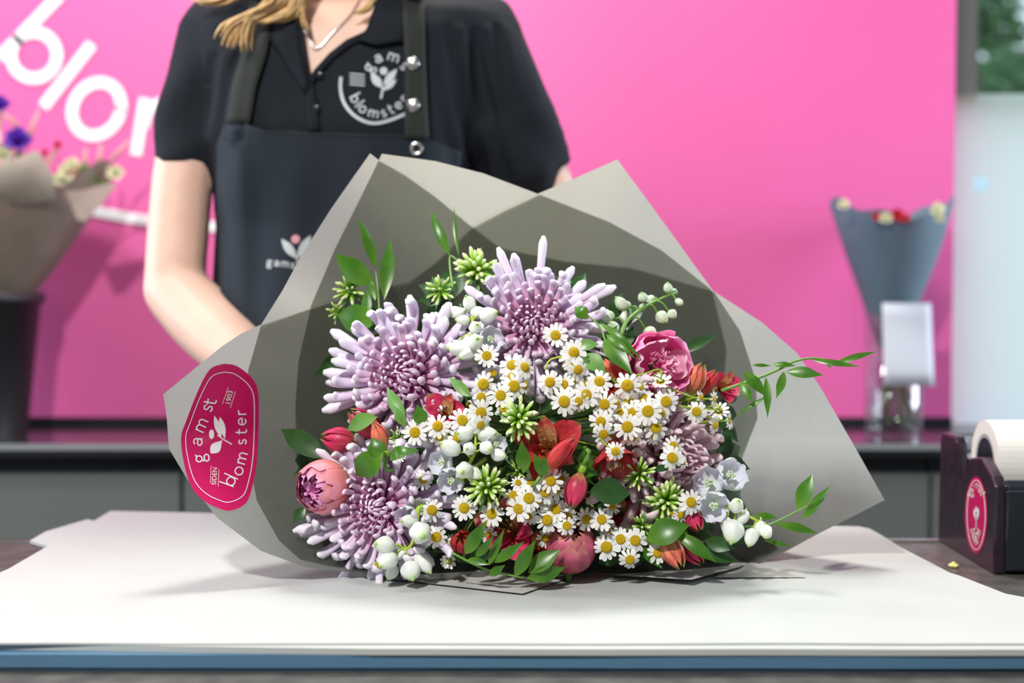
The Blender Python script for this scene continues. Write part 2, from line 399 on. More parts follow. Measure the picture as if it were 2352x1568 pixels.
# tape dispenser
m_plas = mat('black_glossy_plastic', (0.012, 0.016, 0.024), 0.13, 0.6, bump=0.03, bscale=60)
m_plasd = mat('dark_purple_plastic_cheek', (0.022, 0.012, 0.022), 0.25, 0.5, mottle=0.3, mscale=60)
td = thing('tape_dispenser', 'black desk tape dispenser with pink round sticker at the right edge', 'tape dispenser', Matrix.Translation((0.478, 1.40, ZT)))
TD = Vector((0.478, 1.40, ZT))
prof = [(0, 0), (0, .088), (.010, .097), (.045, .112), (.078, .107), (.118, .074), (.124, .118), (.130, .124), (.176, .124), (.182, .116), (.186, .02), (.186, 0)]
def extr(prof, x0, x1):
    b = MB(); k = len(prof)
    b.add([(x0, y, z) for y, z in prof]+[(x1, y, z) for y, z in prof],
          [tuple(range(k-1, -1, -1)), tuple(range(k, 2*k))]+[(i, (i+1) % k, k+(i+1) % k, k+i) for i in range(k)])
    return b
bevel(extr(prof, 0, 0.012).build('side_cheek', m_plasd, td, smooth=False), 0.0025, 3)
bevel(extr(prof, 0.058, 0.070).build('side_cheek', m_plasd, td, smooth=False), 0.0025, 3)
bevel(extr([(0.001, 0.001), (0.001, .086), (.012, .094), (.02, .055), (.11, .05), (.126, .10), (.18, .10), (.183, .001)], 0.0121, 0.0579).build('body', m_plas, td, smooth=False), 0.003, 3)
b = MB(); b.box((0.010, -0.004, 0.004), (0.069, -0.0001, 0.084)); bevel(b.build('front_plate', m_plas, td, smooth=False), 0.0035, 3)
b = MB()
for i in range(18):
    x = 0.014+i*0.0023; b.add([(x, .1865, .118), (x+.0023, .1865, .118), (x+.00115, .190, .124)], [(0, 1, 2)])
b.build('cutting_blade', m_chrome, td, smooth=False)
rc = Vector((0, .070, .103))
def disc_ring(name, r0, r1, x0, x1, m, par, n=48):
    b = MB(); rows = []
    for (r, x) in ((r0, x0), (r1, x0), (r1, x1), (r0, x1), (r0, x0)):
        rows.append([(x, rc.y+r*math.cos(2*PI*i/n), rc.z+r*math.sin(2*PI*i/n)) for i in range(n+1)])
    b.grid(rows); o = b.build(name, m, par, smooth=False); return o
m_tape = mat('white_tape', (0.78, 0.78, 0.74), 0.35)
tr = thing('tape_roll', 'white roll of tape seated in the black dispenser', 'tape', Matrix.Translation(TD))
disc_ring('tape', .030, .044, .0128, .0572, m_tape, tr); disc_ring('core', .026, .0298, .0128, .0572, m_wallw, tr)
disc_ring('hub_wheel', .004, .0255, .0128, .0572, m_plas, td)
b = MB(); b.tube([(0.0045, rc.y, rc.z), (0.0655, rc.y, rc.z)], .004, 12); b.build('axle', m_chrome, td)
# pink sticker on the dispenser side
m_magenta = mat('magenta_sticker_print', (0.52, 0.002, 0.105), 0.3, 0.5)
m_print = mat('white_print', (0.80, 0.80, 0.80), 0.5)
def on_td(eps):
    def f(px, py):
        d = ray(px, py); k = (TD.x-eps)/d.x; p = CAM+d*k; return p-TD
    return f
f = on_td(0.0004); b = MB(); el = [(2242+26*math.cos(a), 1182+88*math.sin(a)) for a in [i*2*PI/40 for i in range(40)]]
fill(b, el, f); b.build('round_label', m_magenta, td, smooth=False)['label'] = 'pink round shop label with white print'
f = on_td(0.0008); b = MB()
ribbon(b, [(2242+21*math.cos(a), 1182+80*math.sin(a)) for a in [i*2*PI/40 for i in range(41)]], 1.6, f)
fill(b, petal_poly((2243, 1196), (2237, 1168), 7), f); fill(b, petal_poly((2243, 1196), (2247, 1165), 7), f); fill(b, petal_poly((2242, 1200), (2242, 1160), 6), f)
ribbon(b, [(2242, 1195), (2242, 1210)], 1.5, f)
word(b, 'gamst', [(2230, 1140), (2240, 1120), (2253, 1138)], 9, 1.6, f, slant=0)
word(b, 'blomster', [(2229, 1216), (2240, 1248), (2254, 1216)], 8, 1.6, f, slant=0)
b.build('label_print', m_print, td, smooth=False)
# ================================================================ grey paper wrap
C0 = Vector((1230.0, 1000.0)); DA = 1.60
def rim_depth(th):
    # th: image angle, 0 = right, 90 = up
    a = math.degrees(th) % 360
    keys = [(0, 1.36), (40, 1.43), (75, 1.46), (110, 1.45), (150, 1.37), (178, 1.27), (200, 1.26), (218, 1.28), (235, 1.28), (270, 1.255), (305, 1.28), (330, 1.34), (345, 1.37), (360, 1.36)]
    for (a0, d0), (a1, d1) in zip(keys, keys[1:]):
        if a0 <= a <= a1:
            f = (a-a0)/(a1-a0); f = f*f*(3-2*f); return d0+(d1-d0)*f
SIL = [(375,905),(440,852),(510,795),(555,765),(600,745),(650,665),(690,590),(760,480),(850,352),(868,366),(877,353),(1000,370),(1110,398),(1235,445),(1330,405),(1418,366),
       (1480,450),(1560,560),(1638,668),(1750,740),(1830,810),(1885,890),(1960,1020),(2032,1148),(1960,1185),(1880,1225),(1812,1262),(1850,1326),(1590,1330),(1320,1320),
       (1200,1362),(1000,1340),(870,1326),(700,1302),(600,1265),(500,1190),(430,1100),(388,1030),(383,960)]
def polar_r(poly):
    def f(th):
        d = Vector((math.cos(th), -math.sin(th))); best = 50
        for i in range(len(poly)):
            a = Vector(poly[i])-C0; e = Vector(poly[(i+1) % len(poly)])-Vector(poly[i])
            den = d.x*e.y-d.y*e.x
            if abs(den) < 1e-9: continue
            s = (a.x*e.y-a.y*e.x)/den; k = (a.x*d.y-a.y*d.x)/den
            if s > 0 and -1e-6 <= k <= 1+1e-6: best = max(best, s)
        return best
    return f
_rs = polar_r(SIL); _tab = [_rs(i*2*PI/360) for i in range(360)]
_tab = [sum(_tab[(i+j) % 360] for j in range(-9, 10))/19 for i in range(360)]
def rsil(th):
    x = (th % (2*PI))*360/(2*PI); i = int(x) % 360; f = x-int(x); return _tab[i]*(1-f)+_tab[(i+1) % 360]*f
def wrapD(px, py, crinkle=True):
    v = Vector((px, py))-C0; r = v.length; th = math.atan2(-v.y, v.x) % (2*PI); u = r/rsil(th)
    D = DA+(rim_depth(th)-DA)*(u**1.15)
    if crinkle:
        D += 0.006*u*noise.noise(Vector((math.cos(th)*2.2, math.sin(th)*2.2, u*0.6)))*min(1, u*2)
        D += 0.0022*u*math.sin(th*9+2*noise.noise(Vector((math.cos(th)*3, math.sin(th)*3, u*2))))
    if py > 900:
        tD = (ZC-ZP-0.0022)*F/(py-650.0)
        D = min(D, tD)
    return D
def on_wrap(eps):
    return lambda px, py: P(px, py, wrapD(px, py)-eps)
m_wrap = mat('grey_translucent_paper', (0.065, 0.068, 0.068), 0.7, 0.12, trans=0.55, tcol=(0.55, 0.575, 0.50), mottle=0.20, mscale=85, bump=0.2, bscale=350)
SH_A = [(850,352),(868,366),(930,400),(1000,450),(1085,520),(1150,570),(1300,600),(1450,615),(1638,668),(1750,740),(1830,810),(1885,890),(1960,1020),(2032,1148),(1960,1185),(1880,1225),(1812,1262),
        (1740,1296),(1600,1312),(1500,1316),(1300,1314),(1100,1322),(900,1318),(760,1300),(690,1285),(640,1240),(590,1150),(570,1050),(563,950),(570,850),(600,745),(650,665),(690,590),(760,480)]
SH_B = [(877,353),(1000,370),(1110,398),(1235,445),(1400,510),(1520,575),(1640,670),(1700,760),(1735,870),(1740,960),(1705,1050),(1700,1140),(1745,1215),(1790,1262),(1700,1300),(1600,1314),(1530,1318),(1400,1318),(1200,1320),(1000,1318),
        (850,1312),(760,1280),(710,1200),(682,1060),(678,940),(685,830),(715,700),(770,570),(830,450),(862,385)]
SH_C = [(1418,366),(1480,450),(1560,560),(1638,668),(1670,800),(1660,950),(1655,1100),(1640,1220),(1560,1300),(1420,1318),(1310,1322),(1200,1326),(1000,1326),(870,1322),(700,1302),(600,1265),(500,1190),(430,1100),(388,1030),(383,960),
        (375,905),(440,852),(510,795),(555,765),(600,745),(740,698),(870,660),(935,648),(1000,600),(1085,520),(1160,480),(1235,445),(1330,405)]
wrap = thing('bouquet_wrap', 'large open cone of layered grey translucent paper around the flowers on the table', 'wrapping paper', Matrix.Identity(4))
def paper_layer(poly, eps, name, r0=26):
    rf = polar_r(poly)
    angs = set(i*2*PI/150 for i in range(150))
    for p in poly:
        v = Vector(p)-C0; angs.add(round(math.atan2(-v.y, v.x) % (2*PI), 6))
    angs = sorted(angs); angs.append(angs[0]+2*PI)
    NR = 30; rows = []; last = 0
    for i in range(NR+1):
        u = i/NR; row = []
        for th in angs:
            r = rf(th+1e-7); rr = r0+(r-r0)*u
            x = C0.x+rr*math.cos(th); y = C0.y-rr*math.sin(th)
            row.append(P(x, y, wrapD(x, y)-eps))
        rows.append(row)
    b = MB(); b.grid(rows); return b.build(name, m_wrap, wrap)
paper_layer(SH_C, 0.0000, 'paper_sheet')
paper_layer(SH_A, 0.0009, 'paper_sheet')
paper_layer(SH_B, 0.0018, 'paper_sheet')
# little turned-up corner and second sheet lying on the table
m_liner = mat('pale_liner_paper', (0.45, 0.455, 0.445), 0.6, 0.25, mottle=0.05, mscale=40)
b = MB(); b.grid([[PZ(1812, 1262, ZP+.0010), PZ(1690, 1285, ZP+.0010)], [PZ(1850, 1325.5, ZP+.0008), PZ(1640, 1326, ZP+.0012)]]); b.build('paper_corner', m_liner, wrap)
b = MB(); b.grid([[PZ(860, 1300, ZP+.0010), PZ(1100, 1300, ZP+.0010), PZ(1320, 1312, ZP+.0010)], [PZ(875, 1327, ZP+.0016), PZ(1200, 1363, ZP+.0018), PZ(1322, 1321, ZP+.0012)]]); b.build('paper_corner', m_liner, wrap)
b = MB(); b.grid([[PZ(1400, 1310, ZP+.0020), PZ(1560, 1310, ZP+.0024), PZ(1710, 1296, ZP+.0020)], [PZ(1400, 1320, ZP+.0030), PZ(1588, 1331, ZP+.0065), PZ(1700, 1301, ZP+.0030)]]); b.build('paper_corner', m_liner, wrap)

# shop label on the left flap
STK = [(515,835),(482,848),(454,899),(428,966),(416,1004),(422,1060),(439,1116),(469,1150),(508,1169),(530,1172),(559,1160),(574,1137),(589,1068),(594,979),(593,902),(581,871),(559,850),(538,838)]
stk = [(p.x, p.y) for p in smooth_path([(x, y, 0) for x, y in STK+[STK[0]]], 72)][:-1]
lab = thing('round_sticker', 'large magenta round shop sticker with white lettering on the left paper flap', 'sticker', Matrix.Identity(4))
b = MB(); fill(b, stk, on_wrap(0.0024), 14); b.build('label_face', m_magenta, lab)
f = on_wrap(0.0030); b = MB(); cc = Vector((507, 1003))
ins = [tuple(cc.lerp(Vector(p), 0.885)) for p in stk]; ribbon(b, ins+[ins[0]], 1.7, f)
b.build('border_line', m_print, lab, smooth=False)
b = MB()
for ch, x, y, ang, xh in (('g', 470, 1060, -97, 19), ('a', 463, 1024, -84, 19), ('m', 467, 993, -66, 19), ('s', 484, 947, -66, 19), ('t', 495, 931, -80, 19)):
    glyph(b, ch, x, y, R(ang), xh, 2.9, f)
for ch, x, y, ang, xh in (('b', 536, 1117, -70, 19), ('l', 546, 1100, -66, 19), ('o', 554, 1093, -68, 18), ('m', 562, 1066, -75, 17), ('s', 565, 1021, -86, 17), ('t', 566, 997, -89, 17), ('e', 565, 976, -91, 17), ('r', 565, 951, -92, 17)):
    glyph(b, ch, x, y, R(ang), xh, 2.7, f)
b.build('lettering', m_print, lab, smooth=False)
def small(txt, cx, cy, ang, size):
    a = Vector((math.cos(ang), math.sin(ang))); u = Vector((math.sin(ang), -math.cos(ang)))
    font_mesh(b, txt, lambda X, Y: f(*(Vector((cx, cy))+a*X+u*Y)), size)
b = MB(); small('1903', 527, 913, R(-78), 17)
for l in ([(511, 927), (524, 890)], [(529, 937), (541, 899)]): ribbon(b, l, 0.9, f)
b.build('year_lettering', m_print, lab, smooth=False)
b = MB(); small('SIDEN', 493, 1093, R(-86), 15)
for l in ([(483, 1109), (485, 1069)], [(501, 1117), (503, 1078)]): ribbon(b, l, 0.9, f)
b.build('siden_lettering', m_print, lab, smooth=False)
b = MB()
fill(b, [(486+6*math.cos(a), 997+11*math.sin(a)) for a in [i*PI/10 for i in range(20)]], f)
fill(b, petal_poly((511, 1010), (484, 1041), 24, peak=.6), f); fill(b, petal_poly((508, 1005), (492, 954), 14), f); fill(b, petal_poly((517, 1008), (505, 957), 14, peak=.55), f)
ribbon(b, [(500, 999), (512, 1008), (532, 1020)], 2.6, f)
b.build('leaf_emblem', m_print, lab, smooth=False)
# ================================================================ the florist
m_skin = mat('skin', (0.80, 0.53, 0.42), 0.48, 0.35, sss=0.25, mottle=0.06, mscale=14, bump=0.1, bscale=250)
m_shirt = mat('black_polo_cotton', (0.010, 0.013, 0.019), 0.8, 0.2, bump=0.35, bscale=900)
m_apron = mat('dark_navy_apron_cotton', (0.009, 0.016, 0.026), 0.7, 0.3, bump=0.3, bscale=900)
m_strap = mat('dark_grey_green_strap', (0.022, 0.026, 0.023), 0.75, 0.25)
m_hair = mat('blond_hair', (0.62, 0.40, 0.17), 0.42, 0.5, mottle=0.3, mscale=60, stretch=(1, 1, .1))
m_trous = mat('black_trousers', (0.015, 0.015, 0.018), 0.8)
m_shoe = mat('black_shoe_leather', (0.02, 0.02, 0.02), 0.4)
m_lip = mat('lips', (0.55, 0.18, 0.16), 0.45)
m_eye = mat('eye', (0.85, 0.85, 0.83), 0.2)
m_iris = mat('iris', (0.05, 0.09, 0.12), 0.2)
m_silver = mat('silver', (0.8, 0.8, 0.8), 0.2, metal=1.0)
DP = 1.80
def W(px, py, D=DP): return P(px, py, D)
def loft(mb, secs, n=28, ex=2.3):
    """secs: (centre, half width x, half depth y); closed, stacked up z"""
    rows = []
    for c, rx, ry in secs:
        row = []
        for j in range(n+1):
            a = 2*PI*j/n; ca, sa = math.cos(a), math.sin(a)
            row.append(Vector(c)+Vector((rx*math.copysign(abs(ca)**(2/ex), ca), ry*math.copysign(abs(sa)**(2/ex), sa), 0)))
        rows.append(row)
    k = len(rows); b = []; vs = []
    for r in rows: vs += r[:-1]
    fs = [(i*n+j, i*n+(j+1) % n, (i+1)*n+(j+1) % n, (i+1)*n+j) for i in range(k-1) for j in range(n)]
    fs += [tuple(range(n-1, -1, -1)), tuple((k-1)*n+j for j in range(n))]
    mb.add(vs, fs)
def rtube(mb, pts, rad, n=14, k=18, flat=1.0, up=None):
    q = smooth_path(pts, k); x = [len(rad)*0]*0
    rr = [interp([(r, 0, 0) for r in rad], i/(k-1)).x for i in range(k)]
    mb.tube(q, rr, n, flat, up)
    mb.ball(q[0], rr[0]*0.98, 12, 8); mb.ball(q[-1], rr[-1]*0.98, 12, 8)
def remeshed(mb, voxel, smooth_it=6):
    o = mb.build('tmp', m_skin); r = o.modifiers.new('r', 'REMESH'); r.mode = 'VOXEL'; r.voxel_size = voxel
    s = o.modifiers.new('s', 'SMOOTH'); s.factor = 0.6; s.iterations = smooth_it
    me = bpy.data.meshes.new_from_object(o.evaluated_get(bpy.context.evaluated_depsgraph_get()))
    old = o.data; bpy.data.objects.remove(o); bpy.data.meshes.remove(old)
    return me
def torso(mb, grow, z_bottom=None):
    g = grow
    S = [(W(800, -22), .135, .040), (W(798, 4), .176, .060), (W(798, 40), .186, .082), (W(795, 85), .186, .094), (W(792, 150), .178, .101), (W(790, 210), .170, .106), (W(790, 300), .166, .114),
         (W(790, 400), .162, .108), (W(775, 520), .143, .098), (W(770, 640), .146, .100), (W(770, 760), .146, .108), (W(775, 880), .150, .116), (W(778, 1000), .154, .120)]
    loft(mb, [(Vector((c.x, 1.80, c.z)), a+g, b+g) for c, a, b in S])
def v3(px, py, D): return W(px, py, D)
ELL = v3(400, 664, 1.765); WRL = v3(690, 945, 1.620); HL = v3(860, 985, 1.60)
ELR = v3(1300, 575, 1.83); WRR = v3(1330, 860, 1.70); HR = v3(1250, 960, 1.675)
thr = P(1215, 985, 1.60)
# ---- body: one continuous surface
b = MB(); torso(b, -0.006)
rtube(b, [v3(775, 60, 1.81), v3(770, 0, 1.80), v3(765, -70, 1.79), v3(765, -130, 1.79)], [.075, .056, .052, .055])
b.ball(v3(765, -290, 1.79), 0.098, 24, 18, (0.80, 1.0, 1.12)); b.ball(v3(765, -205, 1.745), 0.058, 20, 14, (0.92, .9, 1.0))
b.ball(v3(765, -172, 1.715), 0.024, 14, 10); b.tube([v3(765, -285, 1.702), v3(765, -262, 1.694), v3(765, -240, 1.684)], [.007, .009, .012], 10)
b.ball(v3(765, -240, 1.684), .0125, 12, 8); b.ball(v3(756, -238, 1.69), .008, 8, 6); b.ball(v3(774, -238, 1.69), .008, 8, 6)
for sx in (-1, 1): b.ball(v3(765+sx*147, -268, 1.80), 0.021, 12, 8, (.35, .7, 1.2)); b.ball(v3(765+sx*60, -300, 1.715), .024, 12, 8, (1.1, .6, .5))
for (sh, el, wr, hd, sd) in ((v3(490, 100, 1.80), ELL, WRL, HL, -1), (v3(1118, 105, 1.80), ELR, WRR, HR, 1)):
    mid = sh.lerp(el, .5)+Vector((0, 0, 0))
    rtube(b, [sh, mid+Vector((-.011 if sd < 0 else .004, 0, 0)), el], [.040, .0385, .038])
    f1 = el.lerp(wr, .3)
    rtube(b, [el, f1+Vector((0, 0.004, -.004)), el.lerp(wr, .7), wr], [.040, .043, .034, .026])
    # palm
    ax = (hd-wr).normalized(); toward = (thr-hd).normalized()
    pc = wr+ax*.055
    rtube(b, [wr, wr+ax*.03, wr+ax*.085], [.026, .034, .036], flat=.55, up=Vector((0, -1, 0)).cross(ax).cross(ax))
    # five fingers curling round the stems
    kn = wr+ax*.088; side = ax.cross(Vector((0, -1, 0))).normalized()
    for i, (ln, r_) in enumerate(((.072, .0088), (.080, .0092), (.074, .0088), (.058, .0078))):
        base = kn+side*(0.027-0.018*i)*(1 if sd < 0 else -1)
        d1 = (ax*.85+Vector((0, -.5, 0))).normalized(); d2 = (ax*.35+Vector((0, -.95, 0))).normalized(); d3 = (ax*-.5+Vector((0, -.8, 0))).normalized()
        p1 = base+d1*ln*.45; p2 = p1+d2*ln*.32; p3 = p2+d3*ln*.25
        rtube(b, [base-ax*.02, base, p1, p2, p3], [r_*1.1, r_*1.1, r_, r_*.92, r_*.8], 10, 14)
    th0 = wr+ax*.03+side*.026*(1 if sd < 0 else -1); thd = (side*(.8 if sd < 0 else -.8)+ax*.6+Vector((0, -.5, 0))).normalized()
    rtube(b, [th0, th0+thd*.03, th0+thd*.035+(ax+Vector((0, -.6, 0))).normalized()*.03], [.016, .012, .0095], 10, 12)
# legs and feet down to the floor
for sx in (-1, 1):
    hx = W(775, 990).x+sx*.072
    rtube(b, [Vector((hx, 1.80, W(775, 980).z)), Vector((hx+sx*.01, 1.80, .72)), Vector((hx+sx*.01, 1.79, .48)), Vector((hx+sx*.01, 1.82, .28)), Vector((hx+sx*.01, 1.82, .07))], [.072, .070, .052, .050, .035], 16, 24)
    rtube(b, [Vector((hx+sx*.01, 1.84, .045)), Vector((hx+sx*.02, 1.76, .04)), Vector((hx+sx*.03, 1.67, .03))], [.034, .036, .026], 12, 12)
me = remeshed(b, 0.0048, 7)
# ---- put it together
FL = W(775, 1000)
person = thing('person', 'person in black polo shirt and dark apron standing behind the bouquet', 'person', Matrix.Translation((FL.x, 1.80, 0)))
def to_person(me, name, mats, mod=None):
    for v in me.vertices: v.co = v.co-Vector((FL.x, 1.80, 0))
    me.materials.clear()
    for m in (mats if isinstance(mats, list) else [mats]): me.materials.append(m)
    me.polygons.foreach_set('use_smooth', [True]*len(me.polygons))
    me.name = name; return link(name, me, person)
def from_mb(mb, name, mats, smooth=True): return to_person(mb.mesh(name, mats, smooth), name, mats)
# ---- polo shirt
b = MB(); torso(b, 0.008)
hemL = v3(427, 352, 1.782); hemR = v3(1200, 385, 1.815)
rtube(b, [v3(497, 78, 1.80), v3(455, 212, 1.789), hemL], [.050, .0455, .0430])
rtube(b, [v3(1105, 78, 1.80), v3(1152, 230, 1.80), hemR], [.052, .056, .056])
b2 = b
# flared sleeve ends
for c, prev, rx, tilt in ((v3(425, 374, 1.782), v3(446, 250, 1.788), .0420, .9), (v3(1214, 404, 1.815), v3(1160, 262, 1.80), .055, .9)):
    b.tube([prev, prev.lerp(c, .6), c], [rx*1.05, rx*1.02, rx], 24, 1.0)
sm = remeshed(b, 0.0055, 5)
for v in sm.vertices:      # folds in the cloth
    p = v.co; n = v.normal
    k = noise.noise(Vector((p.x*10, p.y*10, p.z*4)))*.006
    q = px_of(p); da = abs(q[0]-790)/350
    k += max(0, da-.55)*.0045*math.sin(p.z*52+p.x*62*(1 if q[0] > 790 else -1)+3*noise.noise(p*7))
    if 1000 < q[0] < 1190 and 60 < q[1] < 420: k += .0045*math.sin((q[0]-.22*q[1])*.105+noise.noise(p*6)*2)*math.sin(PI*(q[0]-1000)/190)
    if 470 < q[0] < 560 and 120 < q[1] < 330: k += .0035*math.sin((q[0]+.15*q[1])*.12+noise.noise(p*6)*2)
    if 640 < q[0] < 780 and q[1] < 300: k += .0018*math.sin(p.x*150+p.z*22)
    v.co = p+n*k
sm.update()
bv_shirt = BVHTree.FromPolygons([v.co.copy() for v in sm.vertices], [tuple(p.vertices) for p in sm.polygons])
bv_body = BVHTree.FromPolygons([v.co.copy() for v in me.vertices], [tuple(p.vertices) for p in me.polygons])
VN = [(668, -60), (672, 20), (680, 80), (692, 140), (706, 194), (724, 168), (760, 128), (800, 98), (838, 88), (858, 40), (872, -60)]
def inside(poly, x, y):
    c = False; n = len(poly)
    for i in range(n):
        x0, y0 = poly[i]; x1, y1 = poly[(i+1) % n]
        if (y0 > y) != (y1 > y) and x < (x1-x0)*(y-y0)/(y1-y0)+x0: c = not c
    return c
# cut the neck opening out of the shirt
vs = [v.co.copy() for v in sm.vertices]; keep = []
for p in sm.polygons:
    c = sum((vs[i] for i in p.vertices), Vector())/len(p.vertices); q = px_of(c)
    if inside(VN, *q) and (c.y < 1.80 or q[1] < 45): continue
    if q[1] < 45 and (c-v3(768, 20, 1.80)).xy.length < .058: continue
    keep.append(tuple(p.vertices))
used = sorted(set(i for f in keep for i in f)); mp = {u: k for k, u in enumerate(used)}
s2 = bpy.data.meshes.new('polo_shirt'); s2.from_pydata([vs[u] for u in used], [], [tuple(mp[i] for i in f) for f in keep]); s2.update()
bpy.data.meshes.remove(sm)
shirt = to_person(s2, 'polo_shirt', m_shirt)
so = shirt.modifiers.new('thick', 'SOLIDIFY'); so.thickness = .0015; so.offset = -1
body = to_person(me, 'body', [m_skin, m_trous, m_shoe])
for p in body.data.polygons:
    z = p.center.z
    if z < .085: p.material_index = 2
    elif z < W(775, 975, 1.8).z and p.center.y > -.13: p.material_index = 1
def drape(eps, bv=bv_shirt, dflt=1.69):
    def f(px, py):
        d = ray(px, py); h = bv.ray_cast(CAM, d.normalized())
        p = h[0] if h[0] is not None and h[0].y < 1.9 else P(px, py, dflt)
        return p-d.normalized()*eps
    return f
def bv_of(objs):
    V = []; Fc = []
    for o in objs:
        k = len(V); V += [o.matrix_world @ v.co if False else v.co+Vector((FL.x, 1.80, 0)) for v in o.data.vertices]; Fc += [tuple(k+i for i in p.vertices) for p in o.data.polygons]
    return BVHTree.FromPolygons(V, Fc)
def quadpatch(mb, rows_px, fm, nu=10, nv=10):
    """rows_px: list of rows of px points, bilinear refined"""
    out = []
    nr = len(rows_px)
    for i in range((nr-1)*nu+1):
        a = min(i//nu, nr-2); t = i/nu-a
        r = []
        m = len(rows_px[0])
        for j in range((m-1)*nv+1):
            c = min(j//nv, m-2); s_ = j/nv-c
            p = (Vector(rows_px[a][c])*(1-s_)+Vector(rows_px[a][c+1])*s_)*(1-t)+(Vector(rows_px[a+1][c])*(1-s_)+Vector(rows_px[a+1][c+1])*s_)*t
            r.append(fm(p.x, p.y))
        out.append(r)
    mb.grid(out)
# collar, placket, sleeve bands
ds = drape(.004); b = MB()
quadpatch(b, [[(612, -40), (672, -50)], [(604, 70), (680, 40)], [(640, 120), (690, 120)], [(700, 215), (707, 200)]], drape(.008), 5, 4)
quadpatch(b, [[(868, -50), (950, -40)], [(858, 20), (945, 30)], [(842, 66), (934, 92)], [(822, 92), (862, 104)]], drape(.008), 5, 4)
co = from_mb(b, 'collar', m_shirt); so = co.modifiers.new('t', 'SOLIDIFY'); so.thickness = .003; so.offset = 0
b = MB(); quadpatch(b, [[(698, 190), (722, 195)], [(706, 250), (730, 250)], [(712, 305), (735, 305)]], drape(.004), 4, 3)
pk = from_mb(b, 'placket', m_shirt); so = pk.modifiers.new('t', 'SOLIDIFY'); so.thickness = .002; so.offset = 0
for nm_, path_ in (('neckline_band', [(686, 60), (694, 120), (707, 196)]), ('neckline_band', [(845, 78), (800, 98), (762, 128), (728, 165), (707, 198)])):
    b = MB(); ribbon(b, path_, 15, drape(.0035)); o_ = from_mb(b, nm_, m_shirt); so = o_.modifiers.new('t', 'SOLIDIFY'); so.thickness = .003; so.offset = 0
for (x, y) in ((735, 172), (728, 248)):
    c = drape(.005)(x, y); b = MB(); b.ball(c, .0045, 12, 8, (1, .4, 1)); from_mb(b, 'shirt_button', m_plas)
# shirt emblem
f = drape(.0022); b = MB()
ell = lambda cx, cy, rx, ry, a0, a1, n=24: [(cx+rx*math.cos(R(a0+(a1-a0)*i/n)), cy-ry*math.sin(R(a0+(a1-a0)*i/n))) for i in range(n+1)]
word(b, 'gams', [(850, 167), (864, 147), (886, 138), (908, 143), (926, 162)], 16, 3.6, f)
word(b, 'blomster', [(803, 222), (818, 248), (842, 264), (870, 270), (898, 262), (920, 248), (938, 228)], 14.5, 3.2, f)
ribbon(b, [(p.x, p.y) for p in smooth_path([(783, 178, 0), (782, 205, 0), (790, 236, 0), (810, 262, 0), (836, 278, 0), (862, 283, 0), (895, 276, 0), (932, 261, 0)], 30)], 7, f)
fill(b, petal_poly((878, 202), (852, 168), 20), f); fill(b, petal_poly((880, 196), (912, 158), 17), f); fill(b, petal_poly((880, 208), (911, 182), 14), f)
fill(b, ell(881, 163, 9, 9, 0, 350, 14), f); ribbon(b, [(880, 200), (875, 225)], 5, f)
for k in range(4): ribbon(b, [(804, 169+k*8), (837, 172+k*8)], 2.6, f)
from_mb(b, 'shirt_emblem', mat('silver_grey_print', (0.55, 0.60, 0.64), 0.5), False)['label'] = 'silver grey round shop emblem printed on the chest'
# ---- apron
RAP = [[(522, 268), (606, 300), (770, 306), (900, 308), (986, 320)],
       [(500, 330), (610, 330), (770, 340), (900, 345), (1060, 350)],
       [(498, 450), (610, 450), (770, 450), (920, 450), (1055, 450)],
       [(503, 600), (620, 600), (770, 600), (920, 600), (1035, 600)],
       [(512, 740), (630, 740), (770, 740), (920, 740), (1040, 740)],
       [(500, 880), (630, 880), (770, 880), (920, 880), (1050, 880)],
       [(495, 1010), (630, 1010), (770, 1010), (920, 1010), (1055, 1010)]]
dap = drape(.009)
def apf(px, py):
    q = dap(min(max(px, 470), 1075), min(py, 990)); 
    fold = .004*math.sin(px*.045+py*.006)*min(1, max(0, (py-300)/300))+.005*math.exp(-((px-545-.05*(py-300))/26)**2)*(1 if py > 290 else 0)
    d = ray(px, py)
    base = P(px, py, q.y-fold)
    return base
b = MB(); quadpatch(b, RAP, apf, 8, 12)
lastn = (len(RAP[0])-1)*12+1; low = b.v[-lastn:]
b.grid([[Vector(p) for p in low], [Vector((p[0], p[1]+.01, .78)) for p in low], [Vector((p[0], p[1]+.02, .62)) for p in low]])
ap = from_mb(b, 'apron', m_apron); so = ap.modifiers.new('t', 'SOLIDIFY'); so.thickness = .0022; so.offset = 0
f = lambda px, py: apf(px, py)-ray(px, py)*.0022
b = MB(); ribbon(b, [(608, 302), (770, 309), (900, 311), (984, 323)], 4.5, f, 12); from_mb(b, 'hem_seam', m_strap)
b = MB()
for r_ in ([(600, -40), (598, 40), (585, 120), (560, 200), (545, 285)],):
    quadpatch(b, [[(x-28, y), (x+28, y)] for x, y in r_], drape(.0105), 5, 4)
st = from_mb(b, 'neck_strap', m_strap); so = st.modifiers.new('t', 'SOLIDIFY'); so.thickness = .0025; so.offset = 0
b = MB(); quadpatch(b, [[(922, -40), (975, -40)], [(926, 60), (976, 60)], [(930, 150), (978, 150)], [(930, 250), (982, 250)], [(930, 318), (986, 320)]], drape(.0115), 6, 4)
st = from_mb(b, 'neck_strap', m_strap); so = st.modifiers.new('t', 'SOLIDIFY'); so.thickness = .0025; so.offset = 0
for (x, y, eps) in ((948, 145, .015), (949, 241, .015)):
    c = drape(eps)(x, y); b = MB(); b.ball(c, .0078, 16, 10, (1, .3, 1)); b.ball(c+Vector((0, -.0018, 0)), .0030, 10, 8, (1, .6, 1)); from_mb(b, 'snap_button', m_silver)
